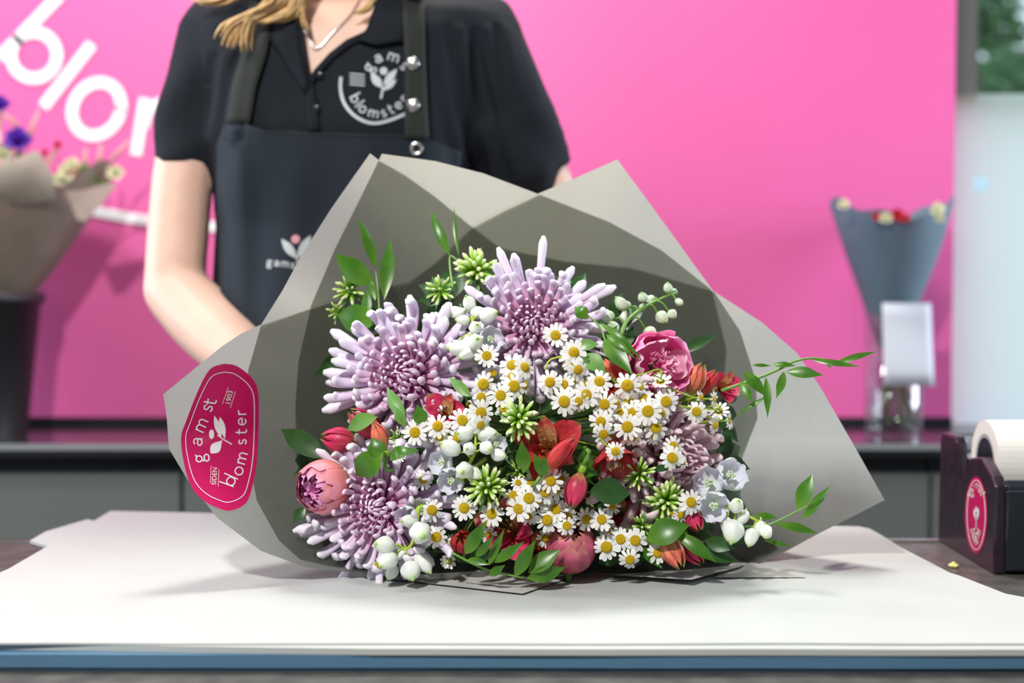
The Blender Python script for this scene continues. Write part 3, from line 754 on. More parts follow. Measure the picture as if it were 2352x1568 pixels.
c = drape(.013)(956, 341); b = MB(); b.tube([c+Vector((math.cos(a)*.0062, 0, math.sin(a)*.0062)) for a in [i*2*PI/24 for i in range(25)]], .0021, 8, cap=False); from_mb(b, 'eyelet', m_silver)
m_agrey = mat('pale_grey_print', (0.50, 0.54, 0.56), 0.5); m_apink = mat('pale_pink_print', (0.70, 0.32, 0.36), 0.5)
b = MB(); f = lambda px, py: apf(px, py)-ray(px, py)*.0026
fill(b, petal_poly((682, 594), (646, 548), 20), f); fill(b, petal_poly((682, 594), (714, 540), 20), f); ribbon(b, [(682, 590), (684, 612)], 4, f)
word(b, 'gamst', [(612, 608), (650, 612), (688, 618)], 11, 3, f, gap=.3); word(b, 'blomster', [(698, 620), (740, 622), (790, 622)], 11, 3, f, gap=.3)
from_mb(b, 'apron_emblem', m_agrey, False)['label'] = 'pale grey two leaf emblem and shop name on the apron'
b = MB(); fill(b, ell(679, 549, 10, 10, 0, 350, 16), f); from_mb(b, 'apron_emblem', m_apink, False)['label'] = 'pale pink dot above the two leaves'
# ---- necklace
nb = drape(.0025, bv_body, 1.74)
b = MB(); b.tube([nb(p.x, p.y) for p in smooth_path([(682, -20, 0), (690, 40, 0), (712, 95, 0), (728, 112, 0), (760, 80, 0), (800, 40, 0), (825, 0, 0), (835, -30, 0)], 40)], .0012, 6); from_mb(b, 'necklace', m_silver)
# ---- hair
random.seed(5); b = MB()
HC = v3(765, -290, 1.79)
for i in range(520):           # crown and sides
    a = random.uniform(0, 2*PI); face = abs(math.atan2(math.sin(a+PI/2), math.cos(a+PI/2)))
    if face < .62: continue
    out = Vector((math.cos(a)*.080, math.sin(a)*.100, 0)); L = random.uniform(.15, .21)
    top = HC+Vector((0, 0, .112)); p1 = HC+out*.62+Vector((0, 0, .092)); p2 = HC+out*1.06+Vector((0, 0, .01)); p3 = HC+out*.98+Vector((random.uniform(-.01, .01), .01, -.10)); p4 = HC+out*.80+Vector((random.uniform(-.02, .02), .02, -L))
    b.tube(smooth_path([top, p1, p2, p3, p4], 12), [.0034]*10+[.0028, .0012], 5, t0=0)
def lock(path, D, n, spread, r=.0022):
    for i in range(n):
        o_ = [random.gauss(0, spread) for _ in range(2)]; k = random.uniform(.8, 1.0)
        pts = [(x+o_[0]*(.5+j*.22)+random.gauss(0, 2), y+o_[1]*.4) for j, (x, y) in enumerate(path)]
        q = smooth_path([(x, y, 0) for x, y in pts], 16); m_ = int(16*k)
        b.tube([W(p.x, p.y, D+o_[0]*.0004+.004*math.sin(j*.5+i)) for j, p in enumerate(q[:m_])], [r]*(m_-2)+[r*.7, r*.25], 5)
lock([(690, -150), (672, -60), (648, 0), (590, 30), (545, 55), (528, 92), (522, 112)], 1.675, 60, 9)
lock([(680, -140), (650, -40), (610, 10), (575, 45), (565, 85), (572, 132)], 1.675, 24, 5, .0016)
lock([(700, -150), (690, -70), (682, -10), (672, 22), (640, 42), (600, 52)], 1.685, 46, 8)
lock([(715, -120), (705, -40), (694, 10), (700, 48), (712, 80)], 1.69, 12, 3, .0012)
lock([(845, -120), (858, -60), (856, -10), (840, 22), (800, 38)], 1.70, 20, 4, .0014)
lock([(600, -150), (560, -70), (540, -10), (500, 5), (450, 2)], 1.72, 22, 7)
from_mb(b, 'hair', m_hair)
# ---- face
for sx in (-1, 1):
    b = MB(); b.ball(v3(765+sx*58, -287, 1.712), .0115, 14, 10); from_mb(b, 'eye', m_eye)
    b = MB(); b.ball(v3(765+sx*58, -285, 1.7015), .005, 12, 8, (1, .4, 1)); from_mb(b, 'iris', m_iris)

b = MB(); b.ball(v3(765, -203, 1.692), .021, 16, 10, (1, .35, .22)); b.ball(v3(765, -195, 1.693), .017, 16, 10, (1, .35, .25)); from_mb(b, 'lips', m_lip)
# ================================================================ flowers
DC = Vector((1230.0, 1080.0))
def FD(px, py):
    q2 = ((px-DC.x)/560)**2+((py-DC.y)/(430 if py < DC.y else 300))**2
    D = 1.235+0.10*min(q2, 1.6)
    if py > 1150: D = min(D, 1.262)
    return D
THR = P(1215, 985, 1.60)
def outn(px, py, k=.55):
    return Vector(((px-DC.x)/560*k, -1, -(py-DC.y)/430*k*.8+.05)).normalized()
def Bp(px, py, dz=0.0): return P(px, py, FD(px, py)+dz)

GREEN1 = [(0, (0.10, 0.24, 0.015)), (.5, (0.04, 0.145, 0.008)), (1, (0.055, 0.18, 0.012))]
m_leaf = mat('glossy_green_leaf', rough=0.33, spec=0.5, ramp=GREEN1, trans=0.22, tcol=(0.12, 0.34, 0.03), mottle=0.18, mscale=70)
m_leafl = mat('light_green_leaf', rough=0.42, spec=0.45, ramp=[(0, (0.14, 0.30, 0.05)), (1, (0.11, 0.30, 0.07))], trans=0.22, tcol=(0.2, 0.42, 0.06), mottle=0.15, mscale=90)
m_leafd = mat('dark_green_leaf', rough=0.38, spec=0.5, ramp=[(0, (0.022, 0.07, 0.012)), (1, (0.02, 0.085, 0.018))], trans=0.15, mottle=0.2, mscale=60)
m_stem = mat('green_stem', (0.12, 0.28, 0.035), 0.45)
m_stemy = mat('yellow_green_stem', (0.36, 0.50, 0.05), 0.45)
m_mum = mat('lilac_petal', rough=0.5, spec=0.3, ramp=[(0, (0.50, 0.08, 0.28)), (.3, (0.70, 0.40, 0.60)), (.65, (0.78, 0.66, 0.85)), (.9, (0.86, 0.81, 0.92)), (1, (0.88, 0.85, 0.95))], sss=0.0, trans=0.18)
m_mumi = mat('lilac_inner_petal', rough=0.5, spec=0.3, ramp=[(0, (0.48, 0.08, 0.27)), (.45, (0.68, 0.36, 0.56)), (.8, (0.80, 0.62, 0.80)), (1, (0.84, 0.71, 0.85))], trans=0.15)
m_mumr = mat('dusky_pink_petal', rough=0.5, spec=0.3, ramp=[(0, (0.48, 0.16, 0.26)), (.5, (0.76, 0.48, 0.58)), (1, (0.88, 0.72, 0.78))], trans=0.18)
m_dpet = mat('white_daisy_petal', rough=0.5, spec=0.3, ramp=[(0, (0.80, 0.82, 0.62)), (.3, (0.88, 0.88, 0.86)), (1, (0.90, 0.90, 0.88))], trans=0.22)
m_disc = mat('yellow_daisy_disc', rough=0.7, spec=0.2, ramp=[(0, (0.86, 0.50, 0.01)), (.75, (0.92, 0.62, 0.012)), (1, (0.55, 0.42, 0.02))], bump=0.9, bscale=1400)
m_calyx = mat('pale_green_calyx', (0.42, 0.55, 0.16), 0.5)
m_alst = mat('red_lily_petal', rough=0.42, spec=0.35, ramp=[(0, (0.42, 0.30, 0.06)), (.22, (0.52, 0.06, 0.04)), (.8, (0.52, 0.028, 0.045)), (.95, (0.55, 0.06, 0.07)), (1, (0.30, 0.24, 0.06))], trans=0.18, mottle=0.3, mscale=220, stretch=(1, 1, .12))
m_alsc = mat('coral_lily_petal', rough=0.42, spec=0.35, ramp=[(0, (0.30, 0.36, 0.06)), (.35, (0.66, 0.24, 0.12)), (.8, (0.70, 0.14, 0.10)), (.95, (0.5, .25, .1)), (1, (0.25, 0.32, 0.06))], trans=0.18, mottle=0.5, mscale=260, stretch=(1, 1, .1))
m_alsd = mat('deep_rose_lily_petal', rough=0.42, spec=0.35, ramp=[(0, (0.35, 0.28, 0.06)), (.3, (0.50, 0.05, 0.09)), (.85, (0.60, 0.03, 0.12)), (1, (0.25, 0.2, 0.05))], trans=0.18, mottle=0.4, mscale=240, stretch=(1, 1, .1))
m_anth = mat('brown_anther', (0.30, 0.15, 0.03), 0.6)
m_streak = mat('cream_streaked_petal', rough=0.45, ramp=[(0, (0.70, 0.55, 0.16)), (.6, (0.74, 0.45, 0.20)), (.85, (0.6, .06, .07)), (1, (0.30, 0.2, 0.06))], trans=0.18, mottle=0.5, mscale=260)
m_peoS = mat('salmon_peony_petal', rough=0.45, spec=0.35, ramp=[(0, (0.35, 0.36, 0.07)), (.35, (0.66, 0.27, 0.16)), (.75, (0.72, 0.23, 0.24)), (1, (0.76, 0.30, 0.40))], trans=0.1, mottle=0.12, mscale=50)
m_peoP = mat('orchid_pink_peony_petal', rough=0.45, spec=0.35, ramp=[(0, (0.55, 0.06, 0.28)), (.7, (0.74, 0.22, 0.52)), (1, (0.80, 0.42, 0.66))], trans=0.15)
m_peoM = mat('magenta_peony_petal', rough=0.42, spec=0.35, ramp=[(0, (0.60, 0.50, 0.20)), (.22, (0.88, 0.26, 0.46)), (.75, (0.92, 0.16, 0.50)), (1, (0.95, 0.50, 0.70))], trans=0.18)
m_peoI = mat('bright_pink_peony_petal', rough=0.42, spec=0.35, ramp=[(0, (0.80, 0.03, 0.32)), (.5, (0.94, 0.32, 0.58)), (1, (0.96, 0.66, 0.78))], trans=0.18)
m_peoR = mat('dark_rose_peony_petal', rough=0.45, spec=0.35, ramp=[(0, (0.34, 0.10, 0.06)), (.45, (0.42, 0.07, 0.10)), (.85, (0.50, 0.10, 0.18)), (1, (0.58, 0.22, 0.16))], trans=0.05, mottle=0.35, mscale=70, bump=0.3, bscale=120)
m_sepal = mat('olive_green_sepal', rough=0.5, ramp=[(0, (0.20, 0.26, 0.04)), (1, (0.42, 0.36, 0.08))])
m_delph = mat('white_bud_petal', rough=0.45, spec=0.35, ramp=[(0, (0.62, 0.76, 0.50)), (.12, (0.80, 0.86, 0.78)), (.7, (0.86, 0.89, 0.87)), (.9, (0.78, 0.86, 0.68)), (1, (0.42, 0.66, 0.20))], trans=0.2)
m_delphg = mat('greenish_bud_petal', rough=0.45, spec=0.35, ramp=[(0, (0.30, 0.50, 0.16)), (.4, (0.62, 0.74, 0.58)), (.8, (0.66, 0.78, 0.60)), (1, (0.40, 0.60, 0.22))], trans=0.2)
m_delpho = mat('pale_lilac_bloom_petal', rough=0.45, spec=0.35, ramp=[(0, (0.70, 0.78, 0.66)), (.4, (0.74, 0.74, 0.84)), (.92, (0.78, 0.78, 0.88)), (1, (0.66, 0.78, 0.58))], trans=0.22)
m_phb = mat('pale_green_bud', rough=0.45, spec=0.35, ramp=[(0, (0.20, 0.46, 0.02)), (.35, (0.36, 0.64, 0.05)), (.7, (0.72, 0.84, 0.40)), (1, (0.86, 0.90, 0.68))], trans=0.15)
m_phg = mat('fresh_green_calyx', (0.26, 0.50, 0.03), 0.45, trans=0.15)

def mat_local(m, p): return m.inverted() @ p

# ---------------------------------------------------------------- leaves given by base and tip
def leaf_mesh(mb, base, tip, wd, face, bend=0.12, fold=0.25, peak=.42, twist=0.0, n=14, wave=0.0):
    d = tip-base; L = d.length; t = d.normalized(); f = (face-t*face.dot(t)).normalized(); s = t.cross(f)
    rows = []; ts = []
    for i in range(n+1):
        u = i/n; tw = twist*(u-.3)
        wv = wd/2*max(0.012, math.sin(PI*min(1, u**(math.log(.5)/math.log(peak))))**1.05)*(1 if u < .6 else 1-.25*((u-.6)/.4))
        c = base+d*u+f*(bend*L*math.sin(PI*u))+f*(wave*L*math.sin(2*PI*u))
        ss = s*math.cos(tw)+f*math.sin(tw); ff = f*math.cos(tw)-s*math.sin(tw)
        rows.append([c+ss*(wv*k)+ff*(fold*wv*abs(k)) for k in (-1, -.6, 0, .6, 1)]); ts.append(u)
    mb.grid(rows, ts)
TOCAM = Vector((0, -1, .15))
def sprig(label, stem, leaves, dz=0.0, D=None, m=None, cat='foliage', name='foliage_sprig', r=.0010, group=None, seed=0, face=TOCAM, mstem=None):
    """stem: px points (px,py[,extra depth]); leaves: (bx,by,tx,ty,width px[,bend,twist,dtip])"""
    random.seed(seed or len(label))
    dep = lambda x, y, e=0: P(x, y, (D if D else FD(x, y)+dz)+e)
    o0 = dep(*stem[0][:2]); root = thing(name, label, cat, Matrix.Translation(o0), group)
    pts = [dep(p[0], p[1], p[2] if len(p) > 2 else 0) for p in stem]
    b = MB(); b.tube([p-o0 for p in smooth_path(pts, 18)], [r*1.2-(r*.5)*i/17 for i in range(18)], 7); b.build('stem', mstem or m_stem, root)
    for lf in leaves:
        bx, by, tx, ty, wpx = lf[:5]; bend = lf[5] if len(lf) > 5 else random.uniform(.03, .10); tw = lf[6] if len(lf) > 6 else random.uniform(-.5, .5)
        e = lf[7] if len(lf) > 7 else random.uniform(-.012, .006)
        p0 = dep(bx, by); p1 = dep(tx, ty, e); fc = (face+Vector((random.uniform(-.35, .35), 0, random.uniform(-.2, .35)))).normalized()
        b = MB(); leaf_mesh(b, p0-o0, p1-o0, wpx*M(p0.y-0)*1.05, fc, bend, .22, random.uniform(.38, .48), tw)
        b.build('leaf', m or m_leaf, root)
    return root

# ---------------------------------------------------------------- chrysanthemum
def mum(label, px, py, rad, nrm, seed, m_out, m_in, spin=0, n_out=100, n_in=78, oval=1.0, dz=0.0):
    random.seed(seed); c = Bp(px, py, .012+dz); mt = frame(c, nrm, spin); inv = mt.inverted()
    root = thing('chrysanthemum', label, 'flower', mt, 'spider chrysanthemums in the bouquet')
    # inner, tightly packed
    b = MB(); GA = PI*(3-5**.5); tot = n_out+n_in
    def petal(mb, i):
        s = math.sqrt((i+.5)/tot); az = i*GA+random.gauss(0, .05)
        a0 = R(14+s*80)+random.gauss(0, .07); L = rad*(.30+.66*s**1.5)*random.uniform(.86, 1.12)
        if s > .8: a0 = R(random.uniform(72, 100)); L *= random.uniform(.92, 1.30)
        curl = -R(92-30*s) if s < .55 else -R(random.uniform(50, 95)) if s < .8 else R(random.choice([-130, -95, -60, -25, 5]))
        wdt = rad*(.023+.046*min(1, s*1.15))*random.uniform(.88, 1.15)
        pts = []; rr = []; p = Vector((.34*rad*s**1.1, 0, -.30*rad*s*s-.02*rad)); K = 10
        for k in range(K+1):
            u = k/K; ang = a0+(curl*(max(0, u-.25)/.75)**1.3 if s < .55 else curl*(max(0, u-.52)/.48)**1.5)+R(16)*u*(1-u)
            if k: p = p+Vector((math.sin(ang), 0, math.cos(ang)))*(L/K)
            pts.append(p.copy()); rr.append(wdt*(.55+.65*u**.8)*(1 if s > .5 else 1.25-.75*u)*(1 if u < .86 else math.sqrt(max(0.05, 1-((u-.86)/.15)**2))))
        off = random.gauss(0, .04)
        rot = Matrix.Rotation(az, 3, 'Z')
        pts = [rot @ Vector((q.x, off*q.x, q.z)) for q in pts]
        mb.tube(pts, rr, 7, .62, up=rot @ Vector((-math.cos(a0), 0, math.sin(a0))), t0=0.0, t1=1.0)
        return pts
    for i in range(n_in): petal(b, i)
    b.ball((0, 0, -.12*rad), rad*.16, 10, 8)
    o = b.build('inner_petals', m_in, root); o['kind'] = 'stuff'
    for i in range(n_in, tot):
        b = MB(); petal(b, i); b.build('petal', m_out, root)
    e = inv @ THR; b = MB(); b.tube(smooth_path([Vector((0, 0, -.1*rad)), Vector((0, 0, -.9*rad)), e*.55+Vector((0, 0, -.01)), e*.93], 14), .0028, 8); b.build('stem', m_stem, root)
    return root
mum('large lilac spider chrysanthemum, the upper left one, beside the white buds', 925, 862, .064, (-.30, -1, .26), 11, m_mum, m_mumi)
mum('large lilac spider chrysanthemum at the top of the bouquet, right of the white buds', 1226, 742, .056, (-.06, -1, .34), 12, m_mum, m_mumi, 1.0)
mum('large lilac spider chrysanthemum at the lower left, under the salmon peony bud', 862, 1165, .059, (-.30, -1, .10), 13, m_mum, m_mumi, 2.0)
mum('dusky pink spider chrysanthemum at the right, half hidden by daisies', 1545, 1055, .064, (.75, -1, .15), 14, m_mumr, m_mumr, .6, dz=.018)

# ---------------------------------------------------------------- closed or half-open blooms made of overlapping petals
def bloom_petal(L, Rm, az, half, tip_r=.12, belly=.5, off=0.0, n=12, m=7, notch=0.0, ruffle=0.0, seed=0, cut=1.0):
    rows = []; ts = []
    for i in range(n+1):
        u = i/n*cut; r = Rm*(math.sin(PI*u**(math.log(.5)/math.log(belly)))**.8*(1-tip_r*u)+tip_r*u)+off
        hw = half*(.35+.65*math.sin(PI*min(1, .12+u*.88))**.6)*(1 if u < .85*cut else max(.05, 1-((u/cut-.85)/.15)**2*.75))
        row = []
        for j in range(m+1):
            s = -1+2*j/m; a = az+s*hw
            rf = ruffle*Rm*math.sin(s*7+seed*3+u*5)*u
            edge = 1-.06*s*s*u
            row.append(Vector((math.cos(a)*(r+rf), math.sin(a)*(r+rf), L*u*edge)))
        rows.append(row); ts.append(i/n)
    return rows, ts
def lily_bud(label, bx, by, tx, ty, wpx, m, toward=0.0, dz=0.0, stem_to=None, open_=.10, group='red Peruvian lily buds and blooms'):
    D0 = FD((bx+tx)/2, (by+ty)/2)+dz; p0 = P(bx, by, D0); p1 = P(tx, ty, D0); p1 = p1+Vector((0, -toward, 0)); p0 = p0+Vector((0, toward*.5, 0))
    L = (p1-p0).length; Rm = wpx/2*M(D0); mt = frame(p0, p1-p0, random.uniform(0, 2), up=(0, -1, .2)); inv = mt.inverted()
    root = thing('peruvian_lily', label, 'flower', mt, group)
    for k in range(6):
        rows, ts = bloom_petal(L*(1 if k % 2 == 0 else .94), Rm*(1 if k % 2 == 0 else .9), k*PI/3, R(40), tip_r=open_, belly=.48, seed=k)
        b = MB(); b.grid(rows, ts); b.build('petal', m, root)
    b = MB(); b.ball((0, 0, -Rm*.25), Rm*.42, 10, 8, (1, 1, 1.3)); b.build('ovary', m_phg, root)
    e = inv @ THR; b = MB(); b.tube(smooth_path([Vector((0, 0, -Rm*.4)), Vector((0, 0, -.02)), e*.5, e*.9], 12), .0018, 7); b.build('stem', m_stem, root)
    return root
def lily_open(label, px, py, rad, nrm, spin, m, seed, dz=0.0, flare=1.0, skip=(), group='red Peruvian lily buds and blooms'):
    random.seed(seed); c = Bp(px, py, dz); mt = frame(c, nrm, spin); inv = mt.inverted(); root = thing('peruvian_lily', label, 'flower', mt, group)
    for k in range(6):
        if k in skip: continue
        outer = k % 2 == 0; L = rad*(1.0 if outer else .98); wd = rad*(.62 if outer else .36)
        a0 = R(22 if outer else 16); a1 = R(78 if outer else 60)*flare
        rows = []; ts = []; n = 12; p = Vector((0, 0, -rad*.55)); K = 1.25*L/n
        rot = Matrix.Rotation(k*PI/3+random.gauss(0, .12), 3, 'Z')
        for i in range(n+1):
            u = i/n; ang = a0+(a1-a0)*u**1.2
            if i: p = p+Vector((math.sin(ang), 0, math.cos(ang)))*K
            hw = wd/2*(.28+.95*math.sin(PI*u**1.45)**.8)*(1 if u < .9 else 1-.55*((u-.9)/.1)); nn = Vector((-math.cos(ang), 0, math.sin(ang)))
            rows.append([rot @ (p+Vector((0, hw*s_, 0))+nn*(hw*.38*s_*s_+hw*.10*math.sin(s_*6+seed+k+u*4)*u)) for s_ in (-1, -.7, -.35, 0, .35, .7, 1)]); ts.append(u)
        b = MB(); b.grid(rows, ts); b.build('petal', m_streak if k == 1 else m, root)
    for k in range(6):
        a = k*PI/3+.4; tip = Vector((math.cos(a)*rad*.16, math.sin(a)*rad*.16, rad*.42)); b = MB()
        b.tube(smooth_path([Vector((0, 0, -rad*.5)), Vector((math.cos(a)*rad*.06, math.sin(a)*rad*.06, 0)), tip], 8), rad*.018, 5); b.ball(tip, rad*.05, 8, 6, (.7, .7, 1.5)); b.build('stamen', m_anth, root)
    e = inv @ THR; b = MB(); b.tube(smooth_path([Vector((0, 0, -rad*.5)), Vector((0, 0, -rad*.9)), e*.5, e*.9], 12), .0018, 7); b.build('stem', m_stem, root)
    return root
random.seed(3)
lily_open('open red Peruvian lily bloom in the centre of the bouquet with brown stamens', 1262, 1030, .038, (-.15, -1, .25), .5, m_alst, 1, dz=.012)
lily_bud('pink and cream Peruvian lily bud leaning over the open red bloom in the centre', 1254, 1080, 1322, 998, 46, m_alst, .012, -.016, open_=.3)
lily_open('drooping red Peruvian lily bloom right of the central open one, under a single daisy', 1410, 1040, .035, (.15, -.6, -.9), 1.0, m_alst, 2, dz=.008, flare=.75)
lily_bud('red Peruvian lily bud hanging below the central open bloom, right of the lower daisies', 1335, 1082, 1310, 1168, 54, m_alsd, .004, -.012, open_=.25)
lily_bud('plump rose Peruvian lily bud lying sideways above the salmon peony bud', 822, 1018, 736, 1002, 62, m_alsd, .004, 0, open_=.18)
lily_bud('coral Peruvian lily bud behind a pale leaf, under the upper left chrysanthemum', 884, 1008, 800, 942, 60, m_alsd, .004, .008, open_=.25)
lily_bud('narrow coral green Peruvian lily bud pointing up beside the pale leaf', 884, 1036, 858, 966, 42, m_alsc, .004, -.012)
lily_open('rose red Peruvian lily bloom between upper left chrysanthemum and white daisies', 1022, 950, .026, (-.2, -1, .5), .2, m_alsd, 5, dz=.015, flare=.8)
lily_bud('round red Peruvian lily bud seen end on, right of the lowest white buds', 1066, 1262, 1060, 1222, 56, m_alst, .018, .006, open_=.3)
lily_open('red Peruvian lily bloom low in the bouquet, behind the front leafy sprig', 1172, 1215, .037, (-.35, -1, .35), .9, m_alsd, 6, dz=.010)
lily_open('rose Peruvian lily bloom with a twisted petal, left of the dark rose peony', 1232, 1262, .022, (.1, -1, .7), .4, m_alsd, 7, dz=.004, flare=.8)
lily_bud('striped coral Peruvian lily bud near the table at the lower right', 1525, 1232, 1562, 1302, 58, m_alsc, .010, -.004, open_=.25)
lily_bud('dark rose Peruvian lily bud behind the striped one at the lower right', 1575, 1235, 1612, 1292, 56, m_alsd, .008, .010, open_=.2)
lily_bud('small red green Peruvian lily bud left of the open lilac bloom', 1578, 1165, 1604, 1215, 48, m_alsd, .012, .006, open_=.25)
lily_bud('coral Peruvian lily bud at the upper right beside the magenta peony', 1580, 908, 1612, 832, 52, m_alsc, .006, .006, open_=.22)
lily_bud('orange red Peruvian lily bud just right of the coral one at the upper right', 1600, 910, 1646, 850, 40, m_alst, .004, .014, open_=.2)
lily_open('dusky red Peruvian lily bloom in the shade at the far upper right', 1662, 888, .022, (.6, -1, .3), .2, m_alsd, 9, dz=.035, flare=.8)
lily_open('red Peruvian lily bloom mostly hidden behind daisies left of the magenta peony', 1405, 880, .022, (0, -1, .3), 1.2, m_alst, 10, dz=.02)
lily_bud('small pink Peruvian lily bud above the magenta peony against dark paper', 1548, 812, 1566, 792, 22, m_alsd, 0, .02)
lily_bud('small green tipped Peruvian lily bud half hidden in leaves left of the magenta peony', 1398, 856, 1385, 822, 30, m_alsc, 0, .02)
lily_open('red Peruvian lily bloom deep in the lower right, behind the green bud clusters', 1425, 1180, .022, (0, -1, .1), .3, m_alsd, 21, dz=.035)

# ---------------------------------------------------------------- peonies
def shell_petal(rad, az, th0, th1, half, off, seed, n=10, m=9, ruff=.03, lip=0.0, inward=0.0):
    rows = []; ts = []
    for i in range(n+1):
        u = i/n; row = []
        for j in range(m+1):
            s_ = -1+2*j/m
            th = th0+(th1*(1-.10*s_*s_+.05*math.sin(s_*6+seed)+.03*math.sin(s_*13+seed*2))-th0)*u
            hw = half*(.5+.5*math.sin(PI*(.25+.6*u)))
            a = az+s_*hw; r = rad*(1+off)*(1+ruff*math.sin(s_*5+seed*2+u*3)*u*u+lip*u**4-inward*u*u)
            row.append(Vector((math.sin(th)*math.cos(a)*r, math.sin(th)*math.sin(a)*r, -math.cos(th)*r)))
        rows.append(row); ts.append(u)
    return rows, ts
def peony(label, px, py, rad, nrm, spin, outer, midm, inner, seed, openness=0.0, dz=0.0, inner_n=14, layers=None, sep=True, squash=1.06):
    random.seed(seed); c = Bp(px, py, dz); mt = frame(c, nrm, spin); inv = mt.inverted(); root = thing('peony', label, 'flower', mt, 'peonies in the bouquet')
    sq = Matrix.Scale(squash, 3, (0, 0, 1))
    def put(rows, ts, m, name='petal'):
        b = MB(); b.grid([[sq @ q for q in r] for r in rows], ts); o = b.build(name, m, root); return o
    L = layers or [(5, .00, 118, 48, outer), (5, -.06, 132, 46, outer), (5, -.13, 140, 40, midm), (5, -.22, 146, 36, midm)]
    for li, (n, off, th, hw, m) in enumerate(L):
        for k in range(n): put(*shell_petal(rad, k*2*PI/n+li*.7+random.gauss(0, .1), R(8), R(th+random.uniform(-7, 7)), R(hw), off+.012*(k % 2), seed+k+li*5, ruff=.02+openness*.05, lip=openness*.14, inward=0), m)
    for k in range(inner_n):
        a = k*2.4; rr_ = rad*.45*math.sqrt(k/inner_n); h = rad*(.62-.25*(k/inner_n))+random.uniform(-.04, .06)*rad
        cx, cy = math.cos(a)*rr_, math.sin(a)*rr_; rows = []; n = 6; m_ = 6; aa = a+random.uniform(-.8, .8)
        tx = Vector((-math.sin(aa), math.cos(aa), 0)); ox = Vector((math.cos(aa), math.sin(aa), 0)); wv = rad*random.uniform(.16, .26)
        for i in range(n+1):
            u = i/n; row = []
            for j in range(m_+1):
                s_ = -1+2*j/m_
                row.append(Vector((cx, cy, 0))+tx*(wv*s_*(.4+.6*u))+ox*(rad*.08*math.sin(s_*4+k)*u+rad*.10*u*u)+Vector((0, 0, h*u*(1-.12*abs(math.sin(s_*5+k))))))
            rows.append(row)
        put(rows, [i/n for i in range(n+1)], inner, 'inner_petal')
    if sep:
        for k in range(3): put(*shell_petal(rad, k*2.1+.4, R(5), R(62+14*k), R(38), .03, k+seed), m_sepal, 'sepal')
    e = inv @ THR; b = MB(); b.tube(smooth_path([Vector((0, 0, -rad)), Vector((0, 0, -rad*1.8)), e*.5, e*.9], 12), .0026, 8); b.build('stem', m_stem, root)
    return root
peony('salmon pink peony bud with orchid pink centre at the far left of the bouquet', 742, 1118, .0242, (-.62, -1, -.12), .3, m_peoS, m_peoS, m_peoP, 31, dz=-.030,
      layers=[(4, .02, 126, 62, m_peoS), (5, -.03, 138, 52, m_peoS), (5, -.09, 146, 44, m_peoP), (5, -.2, 146, 36, m_peoP)])
peony('opening magenta peony at the upper right of the bouquet, above the daisies', 1515, 838, .0262, (.22, -1, .12), .2, m_peoM, m_peoM, m_peoI, 32, openness=.9, dz=.002, inner_n=15,
      layers=[(4, .08, 96, 54, m_peoM), (4, .0, 110, 48, m_peoM), (4, -.16, 118, 42, m_peoI)])
peony('dark rose peony bud, closed, resting low at the front', 1312, 1256, .0222, (.10, -.75, 1.0), .5, m_peoR, m_peoR, m_peoR, 33, dz=.002, inner_n=6,
      layers=[(3, .05, 128, 52, m_peoR), (4, .01, 152, 58, m_peoR), (4, -.04, 162, 56, m_peoR), (4, -.08, 168, 50, m_peoR)], sep=False)

